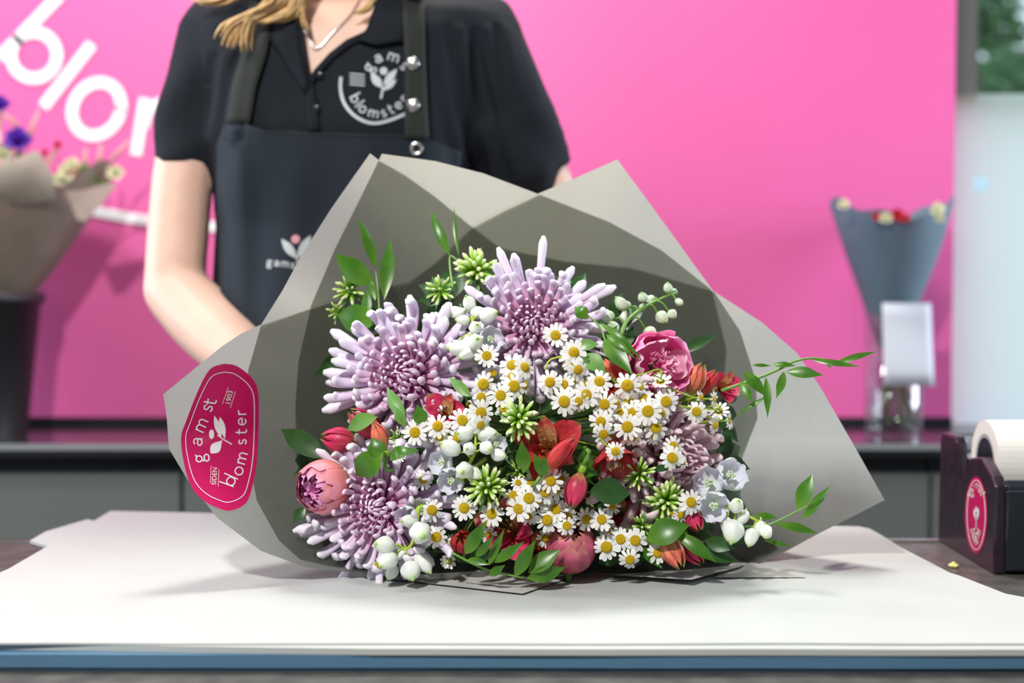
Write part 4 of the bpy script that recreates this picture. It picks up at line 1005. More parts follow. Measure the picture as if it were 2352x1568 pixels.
# ---------------------------------------------------------------- delphinium
def bud_mesh(rx, L, seed=0, lobes=5):
    """rounded bud along +Z from the origin, softly lobed"""
    rows = []; ts = []; n = 12; m = 20
    for i in range(n+1):
        u = i/n; r = rx*math.sin(PI*u**.82)**.62 if 0 < u < 1 else rx*.04
        rows.append([Vector((math.cos(a)*r*(1+.07*math.cos(lobes*a+seed)*math.sin(PI*u)), math.sin(a)*r*(1+.07*math.cos(lobes*a+seed)*math.sin(PI*u)), L*u)) for a in [j*2*PI/m for j in range(m+1)]]); ts.append(u)
    b = MB(); b.grid(rows, ts); b.ball((0, 0, L*.97), rx*.22, 8, 6, t=1.0); return b
def delph(label, stem, buds, opens=(), dz=-.004, m=None, seed=1, stem_m=None, hook=12):
    random.seed(seed); o0 = Bp(*stem[0], dz); root = thing('delphinium', label, 'flower', Matrix.Translation(o0), 'white delphinium spikes')
    sp_ = smooth_path([Bp(x, y, dz) for x, y in stem], 20)
    e = THR-o0; b = MB(); b.tube([p-o0 for p in sp_], [.0021-.001*i/19 for i in range(20)], 8)
    b.tube(smooth_path([Vector(), e*.3+Vector((0, .01, 0)), e*.9], 8), .0024, 8); b.build('stem', stem_m or m_stemy, root)
    for bd in buds:
        px, py, rx, ry = bd[:4]; dd = bd[4] if len(bd) > 4 else random.uniform(-.010, .004)
        c = Bp(px, py, dz+dd); near = min(sp_, key=lambda q: (q-c).length)
        ax = (c-near); ax = (ax.normalized()+Vector((0, -.45, 0))).normalized(); mpx = M(c.y)
        rl = max(rx, ry)*mpx; rs = min(rx, ry)*mpx; L = rl*2.05
        if ax.length < .1: ax = Vector((0, -1, 0))
        st = c-ax*L*.5; mt = Matrix.Translation(-o0) @ frame(st, ax, random.uniform(0, 6))
        bo = bud_mesh(rs*.98, L, random.uniform(0, 6)).build('bud', m or m_delph, root); bo.matrix_local = mt
        b = MB(); q = near-o0; s0 = st-o0; b.tube(smooth_path([q, q.lerp(s0, .5)+Vector((0, 0, .003)), s0], 8), .0009, 6)
        b.build('bud_stalk', stem_m or m_stemy, root)
    for (px, py, rr, nx, nz) in opens:
        c = Bp(px, py, dz+.002); mt = Matrix.Translation(-o0) @ frame(c, (nx, -1, nz), random.uniform(0, 6)); rad = rr*M(c.y)
        fl = bpy.data.objects.new('bloom', None); COL.objects.link(fl); fl.parent = root; fl.matrix_local = mt; fl.empty_display_size = .005
        for k in range(5):
            rows, ts = shell_petal(rad, k*2*PI/5+random.gauss(0, .08), R(5), R(random.uniform(104, 124)), R(44), .04*(k % 2), k+seed, ruff=.07, lip=.05)
            b = MB(); b.grid(rows, ts); b.build('petal', m_delpho, fl)
        b = MB()
        for k in range(9):
            a = k*2.4; q = Vector((math.cos(a), math.sin(a), 0))*rad*.28*math.sqrt(k/9); b.tube([q*.3+Vector((0, 0, -rad*.8)), q+Vector((0, 0, -.05*rad))], [rad*.07, rad*.09], 6); b.ball(q, rad*.10, 8, 6)
        b.build('bloom_centre', m_delph, fl)
    return root
delph('white delphinium bud cluster at the top, between the two upper chrysanthemums', [(1082, 815), (1084, 780), (1086, 745), (1082, 705)],
      [(1078, 696, 15, 21), (1051, 720, 12, 18), (1063, 735, 12, 18), (1098, 717, 14, 20), (1123, 723, 24, 19, -.006), (1092, 751, 15, 16, -.012), (1092, 784, 20, 19, -.014), (1056, 800, 20, 28), (1076, 810, 18, 26), (1038, 790, 8, 18, .01)], [(1128, 778, 28, .4, .2)], seed=41)
delph('white delphinium bud cluster in the centre left, beside the daisies', [(1060, 1100), (1072, 1075), (1090, 1040), (1092, 1000)],
      [(1090, 968, 15, 26), (1067, 996, 24, 17, -.008), (1034, 1028, 28, 19, -.008), (1077, 1030, 15, 17, -.014), (1118, 1028, 16, 21, -.010), (1146, 1045, 21, 15, -.004), (1066, 1080, 20, 27, -.010), (1120, 998, 20, 26, .004), (1088, 1086, 16, 24, 0)],
      [(1012, 1062, 28, -.4, .1), (1035, 1104, 30, -.2, -.2), (1140, 1020, 24, .3, .2)], seed=42)
delph('white delphinium bud cluster hanging over the lower left chrysanthemum to the table', [(960, 1170), (955, 1215), (945, 1250), (930, 1262)],
      [(966, 1224, 26, 34, -.016), (882, 1251, 28, 21, -.010), (890, 1288, 28, 21, -.012), (944, 1311, 24, 24, -.010), (972, 1293, 18, 30, 0), (900, 1314, 20, 15, .002), (920, 1272, 12, 18, .002), (940, 1196, 16, 26, -.004)],
      [(962, 1175, 30, 0, .4), (935, 1190, 28, -.5, 0)], dz=-.010, seed=43)
delph('delphinium spike at the lower right with two rows of white buds and lilac blooms', [(1655, 1150), (1680, 1168), (1715, 1183), (1758, 1206)],
      [(1692, 1160, 22, 17, -.006), (1683, 1221, 26, 30, -.008), (1725, 1234, 17, 25, -.006), (1760, 1222, 15, 21, -.006), (1744, 1213, 13, 20, 0), (1706, 1188, 20, 14, 0), (1668, 1206, 14, 20, .004)],
      [(1680, 1090, 36, .35, .5), (1626, 1108, 34, -.4, .3), (1640, 1163, 35, -.1, -.15)], seed=44, dz=-.006)
delph('green tinged delphinium spike rising at the upper right against the dark paper', [(1425, 770), (1440, 738), (1470, 712), (1510, 690), (1550, 672)],
      [(1534, 661, 11, 13), (1548, 670, 8, 10, .004), (1476, 682, 12, 12), (1560, 694, 12, 9), (1544, 722, 12, 12), (1521, 729, 17, 15), (1494, 688, 13, 11, .006), (1427, 697, 20, 14), (1438, 700, 10, 14, .004), (1395, 726, 18, 15, .004), (1409, 750, 18, 12), (1494, 766, 18, 16, .006), (1475, 705, 8, 9, .006)],
      dz=.012, m=m_delphg, seed=45, stem_m=m_stem)

# ---------------------------------------------------------------- phlox bud clusters
def phlox(label, px, py, rpx, nrm, n, seed, dz=0.0, leaves=7):
    n = int(n*1.35); random.seed(seed); c = Bp(px, py, dz+.010); mt = frame(c, nrm, random.uniform(0, 6)); inv = mt.inverted(); rad = rpx*M(c.y)
    root = thing('phlox_bud_cluster', label, 'flower', mt, 'green phlox bud clusters')
    for i in range(n):
        s_ = math.sqrt((i+.5)/n); az = i*2.4+random.gauss(0, .2); th = s_*1.45+random.gauss(0, .1)
        d = Vector((math.sin(th)*math.cos(az), math.sin(th)*math.sin(az), math.cos(th)*.8)); Lb = rad*random.uniform(.40, .56); R0 = rad*random.uniform(.36, .58)
        p0 = d*R0*.2+Vector((0, 0, -.2*rad)); p1 = d*R0; p2 = d*(R0+Lb); wb = Lb*random.uniform(.115, .16)
        b = MB(); b.tube(smooth_path([p1-d*Lb*.35, p1, p1+d*Lb*.45, p1+d*Lb*.8, p2], 9), [wb*.5, wb*.75, wb*.9, wb*1.0, wb*1.15, wb*1.2, wb*1.0, wb*.6, wb*.08], 8, t0=0, t1=1)
        bo = b.build('bud', m_phb, root)
        b = MB(); b.tube(smooth_path([p0, p1-d*Lb*.3], 4), wb*.38, 6)
        for k in range(4):
            a = k*PI/2; sx = d.orthogonal().normalized(); sy = d.cross(sx); e = sx*math.cos(a)+sy*math.sin(a)
            b.tube([p1-d*Lb*.3+e*wb*.4, p1+d*Lb*.05+e*wb*.95, p1+d*Lb*.42+e*wb*1.25], [wb*.42, wb*.34, wb*.06], 5)
        b.build('calyx', m_phg, bo)
    for k in range(leaves):
        a = k*2*PI/leaves+random.uniform(-.4, .4); d = Vector((math.cos(a), math.sin(a), random.uniform(-.35, .25))).normalized(); b = MB()
        leaf_mesh(b, Vector((0, 0, -.15*rad)), d*rad*random.uniform(.9, 1.25), rad*.17, Vector((0, 0, 1)), .1, .2, .35); b.build('leaf', m_leafl, root)
    e = inv @ THR; b = MB(); b.tube(smooth_path([Vector((0, 0, -.1*rad)), Vector((0, 0, -.9*rad)), e*.5, e*.9], 10), .0018, 7)
    b.ball((0, 0, -.15*rad), rad*.14, 8, 6); b.build('stem', m_stem, root)
    return root
phlox('pale green phlox bud cluster at the very top of the bouquet', 1098, 622, 60, (0, -.9, .7), 26, 51)
phlox('small pale green phlox bud cluster just right of the topmost one', 1150, 638, 30, (.5, -1, .3), 9, 52, leaves=2)
phlox('small shaded phlox bud cluster left of the topmost one', 1012, 668, 42, (-.4, -1, .3), 14, 53, dz=.012)
phlox('pale green phlox bud cluster at the upper left edge under a broad leaf', 806, 668, 45, (-.5, -1, .5), 15, 54)
phlox('small phlox bud cluster poking out beneath a broad leaf at the left edge', 776, 716, 30, (-.9, -1, .1), 8, 55, leaves=2)
phlox('bright green phlox bud cluster in the middle of the daisies', 1192, 962, 56, (.1, -1, .0), 30, 56, dz=-.018)
phlox('green phlox bud cluster below the central white delphinium buds', 1118, 1118, 58, (-.05, -1, .3), 30, 57, dz=-.012)
phlox('upright phlox bud cluster right of the drooping red bloom', 1468, 1088, 44, (-.2, -1, .5), 16, 58, dz=-.006)
phlox('broad yellow green phlox bud cluster at the lower right of the bouquet', 1528, 1150, 60, (.1, -1, -.1), 26, 59, dz=-.010)
phlox('low phlox bud cluster above the two lower right daisies', 1476, 1208, 38, (-.1, -1, -.2), 13, 60, dz=-.006)
phlox('dim phlox bud cluster in the shade between the lower chrysanthemum and daisies', 1190, 1082, 34, (0, -1, .1), 12, 61, dz=.012)
phlox('tiny green bud cluster among leaves under the lily bud at left', 915, 1003, 30, (0, -1, .1), 9, 62, dz=.012, leaves=2)

# ---------------------------------------------------------------- daisies
random.seed(77)
def daisy_petal(v):
    rows = []; ts = []; n = 8; L = 1.0; wd = [.41, .36, .45, .39][v % 4]; drop = [.10, .22, .04, -.06, .34][v % 5]
    for i in range(n+1):
        u = i/n; hw = wd/2*(.38+.62*math.sin(PI*(.10+.62*u)))*(1 if u < .8 else math.sqrt(max(.02, 1-((u-.8)/.2)**2*.93)))
        rows.append([Vector((u*L, hw*s_, -drop*u*u+.05*math.cos(s_*5)*(1-u*.4)-.10*hw*s_*s_)) for s_ in (-1, -.5, 0, .5, 1)]); ts.append(u)
    b = MB(); b.grid(rows, ts); return b.mesh('petal', m_dpet)
DPM = [daisy_petal(v) for v in range(20)]
def disc_mesh(h):
    b = MB(); rows = []; ts = []; n = 9
    for i in range(n+1):
        u = i/n; r = math.sin(u*PI*.5); z = h*math.cos(u*PI*.5)-(.10*h*math.exp(-(r/.16)**2)); rows.append([Vector((r*math.cos(a), r*math.sin(a), z)) for a in [j*2*PI/24 for j in range(25)]]); ts.append(1-u if r > .12 else 1.0)
    ts = [1.0, .85]+[.7-.07*k for k in range(n-1)]
    rows.append([Vector((.8*math.cos(a), .8*math.sin(a), -.25)) for a in [j*2*PI/24 for j in range(25)]]); ts.append(0)
    b.grid(rows, ts); return b.mesh('disc', m_disc)
DISC = [disc_mesh(.55), disc_mesh(.75), disc_mesh(.42)]
def calyx_mesh():
    b = MB(); b.ball((0, 0, -.42), .62, 12, 8, (1, 1, .5)); b.tube([(0, 0, -.5), (0, 0, -1.1)], .14, 7); return b.mesh('calyx', m_calyx)
CALM = calyx_mesh()
DZ = """1276,770,58,.1,.2,-12;1318,809,60,.1,.1,-16;1306,822,50,-.5,.1,-4;1316,838,44,.3,-.5,-8;1328,849,54,.4,-.3,-14;1118,817,54,-.1,.1,-8;1176,838,62,-.2,.5,-2;1205,843,54,.7,.2,-8;1133,857,30,.1,.3,6;
1110,882,64,-.1,.0,-10;1174,866,52,-.4,.4,0;1180,886,66,.2,.1,-10;1206,884,46,.9,0,4;1105,912,54,-.3,-.1,-4;1150,908,60,.0,.0,-14;1105,947,60,.2,-.1,-8;1159,938,58,-.2,.0,-6;1104,976,48,.6,-.4,-8;1062,965,60,.1,.1,-8;1005,978,58,.0,.1,-10;953,993,60,-.1,.0,-10;1009,1003,52,-.2,-.3,-2;1051,1004,56,-.4,.0,-2;1076,928,22,0,.2,8;
1263,877,58,-.2,.1,-10;1295,883,54,-.5,.2,-4;1317,874,50,.3,-.5,-4;1377,876,60,.1,.4,-8;1345,884,50,-.2,.6,2;1346,907,64,.1,.0,-16;1296,922,66,-.3,-.1,-10;1328,922,54,-.3,-.4,-12;1388,928,60,-.1,-.1,-10;1360,893,52,.4,.6,0;1441,885,68,-.1,.0,-16;1470,887,46,.6,.2,-8;1517,876,52,.1,-.9,-14,b;1415,925,50,.8,.0,0;1444,919,50,-.4,.5,0;1479,915,56,.1,.5,-4;1530,922,62,.1,.0,-12;
1488,944,66,-.1,.0,-18;1453,947,56,-.5,.1,-6;1517,948,54,.5,.1,-8;1397,950,48,-.4,.3,2;1425,945,46,.5,.5,2;1380,968,56,-.1,.1,-10;1386,997,54,.1,-.4,-10;1441,980,64,-.1,.0,-16;1472,962,44,.5,.4,2;1506,982,62,.1,.0,-10;1453,1004,52,.0,-.6,-4;1414,1036,50,.1,-.1,-26;1505,1003,48,.3,-.5,2;1547,1025,54,.2,-.1,-12;1544,1051,60,.0,.0,-18;1570,1062,30,.9,.3,-4,b;
1600,945,54,.0,.0,-12;1610,912,34,1.6,.2,-8;1641,916,40,1.8,.0,-8;1651,943,48,.2,-.3,-8,b;1643,976,44,1.2,-.3,-8;1676,966,42,2.2,.0,-6;
1220,1110,50,.1,.5,0;1265,1104,58,.0,.1,-8;1179,1138,56,-.2,.3,-2;1215,1144,62,.0,.1,-10;1253,1130,58,.1,.1,-6;1191,1168,60,-.1,-.1,-14;1276,1170,60,.1,.3,-2;1257,1194,62,-.1,.0,-10;1302,1207,50,.1,.1,-16;1129,1180,58,-.1,.1,-10;1121,1199,52,-.3,-.3,-2;1122,1229,40,-.1,-.2,2;1066,1166,60,.0,.0,-10;992,1171,58,.0,.2,-8;1002,1233,58,.3,.0,-8;972,1101,48,.3,.3,12;916,1047,34,.1,.5,8;1031,1288,42,.1,.1,6,b;1040,1245,40,-.5,0,12;867,1298,36,-.5,-.4,6;
1382,1193,56,.1,.1,-12;1347,1193,54,-.4,.0,-6;1253,1236,46,.3,.0,-2;1289,1098,46,.3,.6,6;1280,1126,44,.5,.1,8;1238,1150,44,.4,-.2,6;1214,1186,46,.0,-.4,4;1306,1186,44,.3,.1,10;1407,1163,40,.2,.2,12;1425,1238,56,.0,.1,-10;1459,1241,60,.1,.0,-10;1393,1256,64,-.1,.0,-12;1447,1285,54,.1,-.2,-14;1403,1219,44,.0,.3,0;1587,1153,58,.3,.1,-8;1545,1178,36,-.1,.2,0;1564,1183,40,.2,-.2,-2;1510,1270,50,.1,.0,-6;1386,1212,34,.4,.1,6;1190,1108,36,0,.4,8"""
LAND = [('upper left chrysanthemum', 925, 862), ('top chrysanthemum', 1226, 730), ('lower left chrysanthemum', 862, 1165), ('dusky pink chrysanthemum', 1565, 1030), ('central open red lily', 1265, 1030),
        ('drooping red lily', 1400, 1050), ('magenta peony', 1520, 835), ('dark rose peony', 1312, 1256), ('central white delphinium', 1085, 1045), ('top white delphinium', 1090, 755),
        ('central green phlox cluster', 1192, 962), ('lower green phlox cluster', 1118, 1118), ('lower red lily', 1180, 1215), ('hanging red lily bud', 1320, 1122), ('lower right phlox cluster', 1528, 1150), ('low red lily bud', 1062, 1238)]
DIRS = ['right of', 'upper right of', 'above', 'upper left of', 'left of', 'lower left of', 'below', 'lower right of']
ds_ = []
for it in DZ.replace('\n', '').split(';'):
    p = it.split(','); back = len(p) > 6; x, y, s_, nx, nz, dz = map(float, p[:6]); ds_.append((x, y, s_, nx, nz, dz/1000, back))
lab_ = {}
for i, d in enumerate(ds_):
    nm, lx, ly = min(LAND, key=lambda q: (q[1]-d[0])**2+(q[2]-d[1])**2)
    k = int(round(math.degrees(math.atan2(-(d[1]-ly), d[0]-lx))/45)) % 8
    lab_.setdefault((nm, k), []).append((math.hypot(d[0]-lx, d[1]-ly), i))
ORD = ['nearest to it', 'second nearest', 'third nearest', 'fourth nearest', 'fifth nearest', 'sixth nearest', 'seventh nearest', 'eighth nearest', 'ninth nearest', 'tenth nearest']
dl = {}
for (nm, k), L in lab_.items():
    L.sort()
    for r_, (_, i) in enumerate(L):
        d = ds_[i]; look = 'seen from behind' if d[6] else 'seen side on' if abs(d[3]) > .75 else 'small' if d[2] < 42 else ''
        dl[i] = f"{look+' ' if look == 'small' else ''}white daisy {look+' ' if look and look != 'small' else ''}{DIRS[k]} the {nm}"+(f", {ORD[r_]}" if len(L) > 1 else '')
for i, (x, y, s_, nx, nz, dz, back) in enumerate(ds_):
    c = Bp(x, y, dz-.002); mpx = M(c.y); rad = s_/2*mpx*1.04; rd = rad*.40; L = rad-rd*.72
    n = Vector((nx, -1, nz+.1)) if not back else Vector((nx, .75, nz-.2))
    mt = frame(c, n, random.uniform(0, 6)); root = thing('daisy', dl[i], 'daisy', mt, 'white daisies with yellow centres')
    bare = s_ <= 30 and not back
    o = link('disc', DISC[i % 3], root, Matrix.Scale(rd*(1.0 if not bare else 1.4), 4))
    link('calyx', CALM, root, Matrix.Scale(rd, 4))
    if not bare:
        np_ = random.choice([11, 12, 13, 13, 14]); dr = random.choice([0, 0, 1, 2]); tilt = random.choice([0, 0, .12, .3, .55]) if abs(nx) < .5 and abs(nz) < .5 else .1
        for k in range(np_):
            a = k*2*PI/np_+random.gauss(0, .07); sc_ = L*random.uniform(.9, 1.08); v = random.randrange(4)*5 % 20+dr
            link('petal', DPM[(random.randrange(4)+4*random.randrange(5)) if dr else random.choice([0, 2, 3, 10, 12, 15, 18])], root,
                 Matrix.Rotation(a, 4, 'Z') @ Matrix.Translation((rd*.72, 0, 0)) @ Matrix.Rotation(tilt*random.uniform(.6, 1.2)-.05, 4, 'Y') @ Matrix.Rotation(random.gauss(0, .15), 4, 'X') @ Matrix.Scale(sc_, 4))
    e = mt.inverted() @ (c.lerp(THR, .42)); zz = -1 if not back else -1
    b = MB(); b.tube(smooth_path([Vector((0, 0, -rd*.9)), Vector((0, 0, -rd*2.6)), e*.45+Vector((0, 0, -.004)), e], 9), .00075, 5); b.build('stem', m_stemy if x > 1490 or i % 4 == 0 else m_stem, root)
# long daisy stalks showing at the right
for lb, pts in (('thin yellow green stalk arching from the peony to the upper right side daisies', [(1515, 884), (1560, 900), (1600, 914), (1641, 916)]),
                ('thin yellow green stalk running to the back facing daisy at the right', [(1555, 930), (1600, 938), (1651, 941)]),
                ('thin yellow green stalk running to the rightmost side on daisy', [(1600, 948), (1640, 962), (1676, 968)]),
                ('thin pale stalk bent over the front of the magenta peony', [(1440, 865), (1480, 858), (1516, 848), (1518, 872)]),
                ('thin yellow green stalk looping out above the upper daisies', [(1252, 848), (1262, 828), (1285, 820), (1300, 822)]),
                ('thin green stalk leading to the single daisy over the drooping red bloom', [(1378, 1005), (1390, 1020), (1412, 1034)])):
    b = MB(); o0 = Bp(*pts[0], -.010); b.tube([Bp(p.x, p.y, -.010)-o0 for p in smooth_path([(x, y, 0) for x, y in pts], 14)], .0009, 6)
    o = b.build('flower_stalk', m_stemy); o.location = o0; tag(o, lb, 'stalk', 'thin flower stalks')

# ---------------------------------------------------------------- leafy sprigs
sprig('upper left sprig of pointed green leaves rising against the dark paper', [(880, 800), (874, 777), (870, 692), (863, 623)],
      [(864, 618, 823, 498, 25), (882, 690, 896, 548, 32), (861, 655, 769, 583, 52, .10, .2), (864, 742, 773, 722, 62, .06, .1), (846, 745, 843, 662, 24), (800, 782, 762, 765, 18), (862, 690, 850, 640, 18)], dz=.004, seed=101)
sprig('pair of narrow dark leaves at the top standing above the phlox buds', [(1040, 660), (1034, 620), (1034, 588), (1052, 600)],
      [(1034, 588, 988, 482, 24, .10), (1054, 588, 1043, 474, 10)], dz=.010, seed=102)
sprig('curling leafy sprig hanging right of the top chrysanthemum', [(1398, 800), (1391, 784), (1378, 751), (1355, 728), (1345, 722)],
      [(1345, 733, 1320, 704, 32, .2), (1392, 768, 1462, 826, 18, .16, .3), (1378, 742, 1478, 832, 16, .20, .2), (1386, 782, 1455, 864, 40, .06, .2), (1392, 784, 1420, 745, 12)], dz=-.012, seed=103)
sprig('long trailing sprig of curved leaves reaching out over the right paper flap', [(1657, 897), (1749, 865), (1795, 845), (1818, 832), (1864, 822), (1917, 830), (1950, 835)],
      [(1915, 834, 2013, 807, 14), (1864, 826, 1978, 842, 14), (1806, 854, 1892, 862, 27, .06, .1), (1801, 853, 1783, 915, 20), (1759, 866, 1763, 960, 18), (1707, 853, 1761, 912, 26, .08, .1),
       (1764, 909, 1682, 964, 9), (1772, 838, 1828, 840, 14), (1890, 827, 1912, 847, 8), (1700, 876, 1730, 924, 22), (1728, 838, 1772, 840, 8)], D=1.268, seed=104, r=.0012)
sprig('short sprig of oval leaves at the lower right against the lit paper', [(1700, 1210), (1764, 1205), (1833, 1173), (1880, 1150)],
      [(1831, 1171, 1866, 1088, 36, .05, .1), (1847, 1177, 1913, 1112, 17), (1841, 1190, 1896, 1142, 17), (1781, 1202, 1881, 1226, 21), (1753, 1241, 1818, 1255, 11), (1730, 1184, 1785, 1188, 16)], D=1.262, seed=105)
sprig('bright sprig of pointed leaves lying at the front of the bouquet on the table', [(1040, 1270), (1100, 1301), (1146, 1315), (1202, 1327)],
      [(1209, 1328, 1299, 1302, 38, .05, 0), (1213, 1316, 1288, 1261, 42, .05, 0), (1182, 1325, 1231, 1239, 32), (1136, 1292, 1205, 1243, 24), (1123, 1297, 1159, 1213, 20), (1092, 1280, 1135, 1228, 20),
       (1069, 1272, 1117, 1194, 32, .05, .1), (1074, 1285, 1126, 1296, 18), (1123, 1322, 1161, 1297, 20)], D=1.232, seed=106)
def leafs(label, arr, dz, m, seed, name='foliage_sprig'):
    st = arr[0]; return sprig(label, [(st[0], st[1], .05), (st[0], st[1])], arr, dz=dz, m=m, seed=seed, name=name)
leafs('pale striped leaf slanting across the coral lily bud at left', [(866, 958, 796, 988, 40, .1, .2)], -.016, m_leafl, 111)
leafs('twisted green leaf pointing up at the lower edge of the upper left chrysanthemum', [(930, 976, 888, 888, 30, .12, .8), (930, 978, 905, 930, 22)], -.018, m_leafl, 112)
leafs('small folded leaf left of the rose lily bloom', [(968, 974, 958, 928, 34, .1, .3)], -.010, m_leaf, 113)
leafs('narrow leaf between the upper left chrysanthemum and the daisies', [(1080, 910, 1030, 865, 24)], -.012, m_leafl, 114)
leafs('big curled leaves below the left lily buds', [(880, 1040, 818, 1092, 58, .18, .5), (895, 1055, 965, 1034, 30, .3, .4), (872, 1052, 856, 1004, 40, .1, .2)], -.024, m_leaf, 115)
leafs('large dark leaf reaching left toward the paper above the peony bud', [(742, 1052, 645, 985, 50, .1, .2), (700, 1165, 672, 1200, 24), (716, 1062, 708, 1036, 16)], .012, m_leafd, 116)
leafs('small green leaves left of the central red lily', [(1206, 1082, 1198, 1010, 34), (1250, 1095, 1226, 1040, 26), (1256, 1090, 1248, 1045, 24)], -.012, m_leaf, 117)
leafs('leaves between the central red lily and the drooping bloom', [(1345, 1075, 1347, 1022, 36), (1320, 1072, 1374, 1090, 34)], -.002, m_leaf, 118)
leafs('broad dark leaf right of the hanging red lily bud', [(1352, 1130, 1450, 1134, 62, .1, .2)], -.008, m_leafd, 119)
leafs('broad veined leaf with a dark blotch at the lower right', [(1484, 1240, 1586, 1205, 62, .1, 0)], -.010, m_leaf, 120)
leafs('narrow leaf curving down beside the striped lily bud', [(1552, 1222, 1645, 1292, 32, .12, .1), (1478, 1256, 1522, 1306, 24, -.2, .3)], -.008, m_leaf, 121)
leafs('striped pale leaves right of the top daisies', [(1325, 795, 1376, 790, 26), (1336, 815, 1393, 860, 44, .08, .1)], -.002, m_leafl, 122)
leafs('pointed dark leaf beside the magenta peony reaching right', [(1562, 812, 1650, 768, 28)], .02, m_leafd, 123)
leafs('dark leaf behind the green tinged delphinium', [(1390, 745, 1430, 672, 34)], .03, m_leafd, 124)
leafs('dark leaves at the bottom right near the paper corner', [(1600, 1262, 1700, 1290, 34), (1620, 1240, 1690, 1262, 34), (1640, 1240, 1720, 1240, 30), (1560, 1270, 1640, 1262, 30)], .006, m_leafd, 125)
leafs('thin green leaf above the drooping bloom near the dusky chrysanthemum', [(1490, 1080, 1560, 1068, 16)], 0, m_leafd, 126)
# shaded foliage filling the inside of the bouquet
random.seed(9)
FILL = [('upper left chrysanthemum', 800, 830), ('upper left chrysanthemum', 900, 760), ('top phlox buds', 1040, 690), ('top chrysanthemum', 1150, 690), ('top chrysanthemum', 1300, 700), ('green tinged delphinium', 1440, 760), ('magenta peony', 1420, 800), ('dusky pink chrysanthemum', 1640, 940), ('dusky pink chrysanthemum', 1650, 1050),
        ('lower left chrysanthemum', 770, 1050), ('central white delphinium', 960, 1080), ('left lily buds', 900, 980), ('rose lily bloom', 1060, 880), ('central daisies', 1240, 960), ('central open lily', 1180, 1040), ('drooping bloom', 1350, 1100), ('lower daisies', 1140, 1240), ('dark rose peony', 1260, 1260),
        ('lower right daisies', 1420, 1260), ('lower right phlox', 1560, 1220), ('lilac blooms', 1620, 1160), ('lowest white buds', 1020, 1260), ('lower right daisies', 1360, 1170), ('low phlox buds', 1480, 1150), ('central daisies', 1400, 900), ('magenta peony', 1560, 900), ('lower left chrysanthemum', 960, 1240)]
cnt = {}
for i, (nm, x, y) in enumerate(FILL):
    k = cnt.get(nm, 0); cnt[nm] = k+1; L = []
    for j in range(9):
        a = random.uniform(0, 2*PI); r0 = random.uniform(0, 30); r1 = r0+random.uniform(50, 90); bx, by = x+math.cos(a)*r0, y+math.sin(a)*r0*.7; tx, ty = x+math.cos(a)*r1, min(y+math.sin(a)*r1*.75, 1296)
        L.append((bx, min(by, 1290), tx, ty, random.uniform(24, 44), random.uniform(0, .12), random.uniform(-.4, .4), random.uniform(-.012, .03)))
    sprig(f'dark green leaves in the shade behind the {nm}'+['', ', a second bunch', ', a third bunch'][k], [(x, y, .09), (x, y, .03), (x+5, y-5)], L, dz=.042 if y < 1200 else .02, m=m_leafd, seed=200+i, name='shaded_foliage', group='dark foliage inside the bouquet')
# ================================================================ blurred bouquets on the back counter
m_kraft = mat('taupe_paper', (0.22, 0.19, 0.15), 0.7, 0.2, trans=0.22, mottle=0.1, mscale=20)
m_kraftl = mat('light_taupe_paper', (0.42, 0.37, 0.31), 0.7, 0.2, trans=0.3, mottle=0.15, mscale=14)
m_bucket = mat('black_matt_plastic', (0.012, 0.012, 0.014), 0.5)
m_gpap = mat('blue_grey_paper_wrap', (0.13, 0.20, 0.25), 0.55, 0.3, trans=0.3)
m_purple = mat('purple_petal', (0.12, 0.03, 0.42), 0.5, trans=0.2)
m_cream = mat('cream_petal', (0.78, 0.78, 0.55), 0.5, trans=0.2)
m_red = mat('red_petal', (0.62, 0.02, 0.05), 0.5, trans=0.2)
m_straw = mat('pink_straw_grass', (0.60, 0.30, 0.30), 0.7)
m_card = mat('white_card', (0.50, 0.53, 0.60), 0.6)
def cone(name, rows, m, par, o0):
    """rows: (centre px, y px, half width px, half depth m, D)"""
    b = MB(); R_ = []
    for (x, y, hw, hd, D) in rows:
        c = P(x, y, D)-o0; R_.append([c+Vector((math.cos(a)*hw*M(D), math.sin(a)*hd, 0)) for a in [j*2*PI/40 for j in range(41)]])
    b.grid(R_); return b.build(name, m, par)
def scallop(name, c, y0, y1, hw0, hw1, D, hd0, hd1, m, par, o0, amp, k=3, ph=0.0, a0=0, a1=2*PI):
    b = MB(); rows = []
    for i in range(13):
        u = i/12; row = []
        for j in range(61):
            a = a0+(a1-a0)*j/60; e = 1+amp*(math.cos(k*a+ph))*u
            hw = hw0+(hw1-hw0)*u; y = y0+(y1-y0)*u*e; p = P(c, y, D)-o0
            row.append(p+Vector((math.cos(a)*hw*M(D)*(1+.04*math.sin(5*a)*u), math.sin(a)*(hd0+(hd1-hd0)*u), 0)))
        rows.append(row)
    b.grid(rows); return b.build(name, m, par)
def rosette(par, c, r, m, name='flower', n=14):
    b = MB()
    for k in range(n):
        a = k*2.4; t = math.sqrt(k/n); d = Vector((math.cos(a)*t, -.5+random.uniform(-.3, .1), math.sin(a)*t+.4)).normalized()
        leaf_mesh(b, c, c+d*r, r*.7, Vector((0, -1, .2)), .1, .3, .6)
    return b.build(name, m, par)
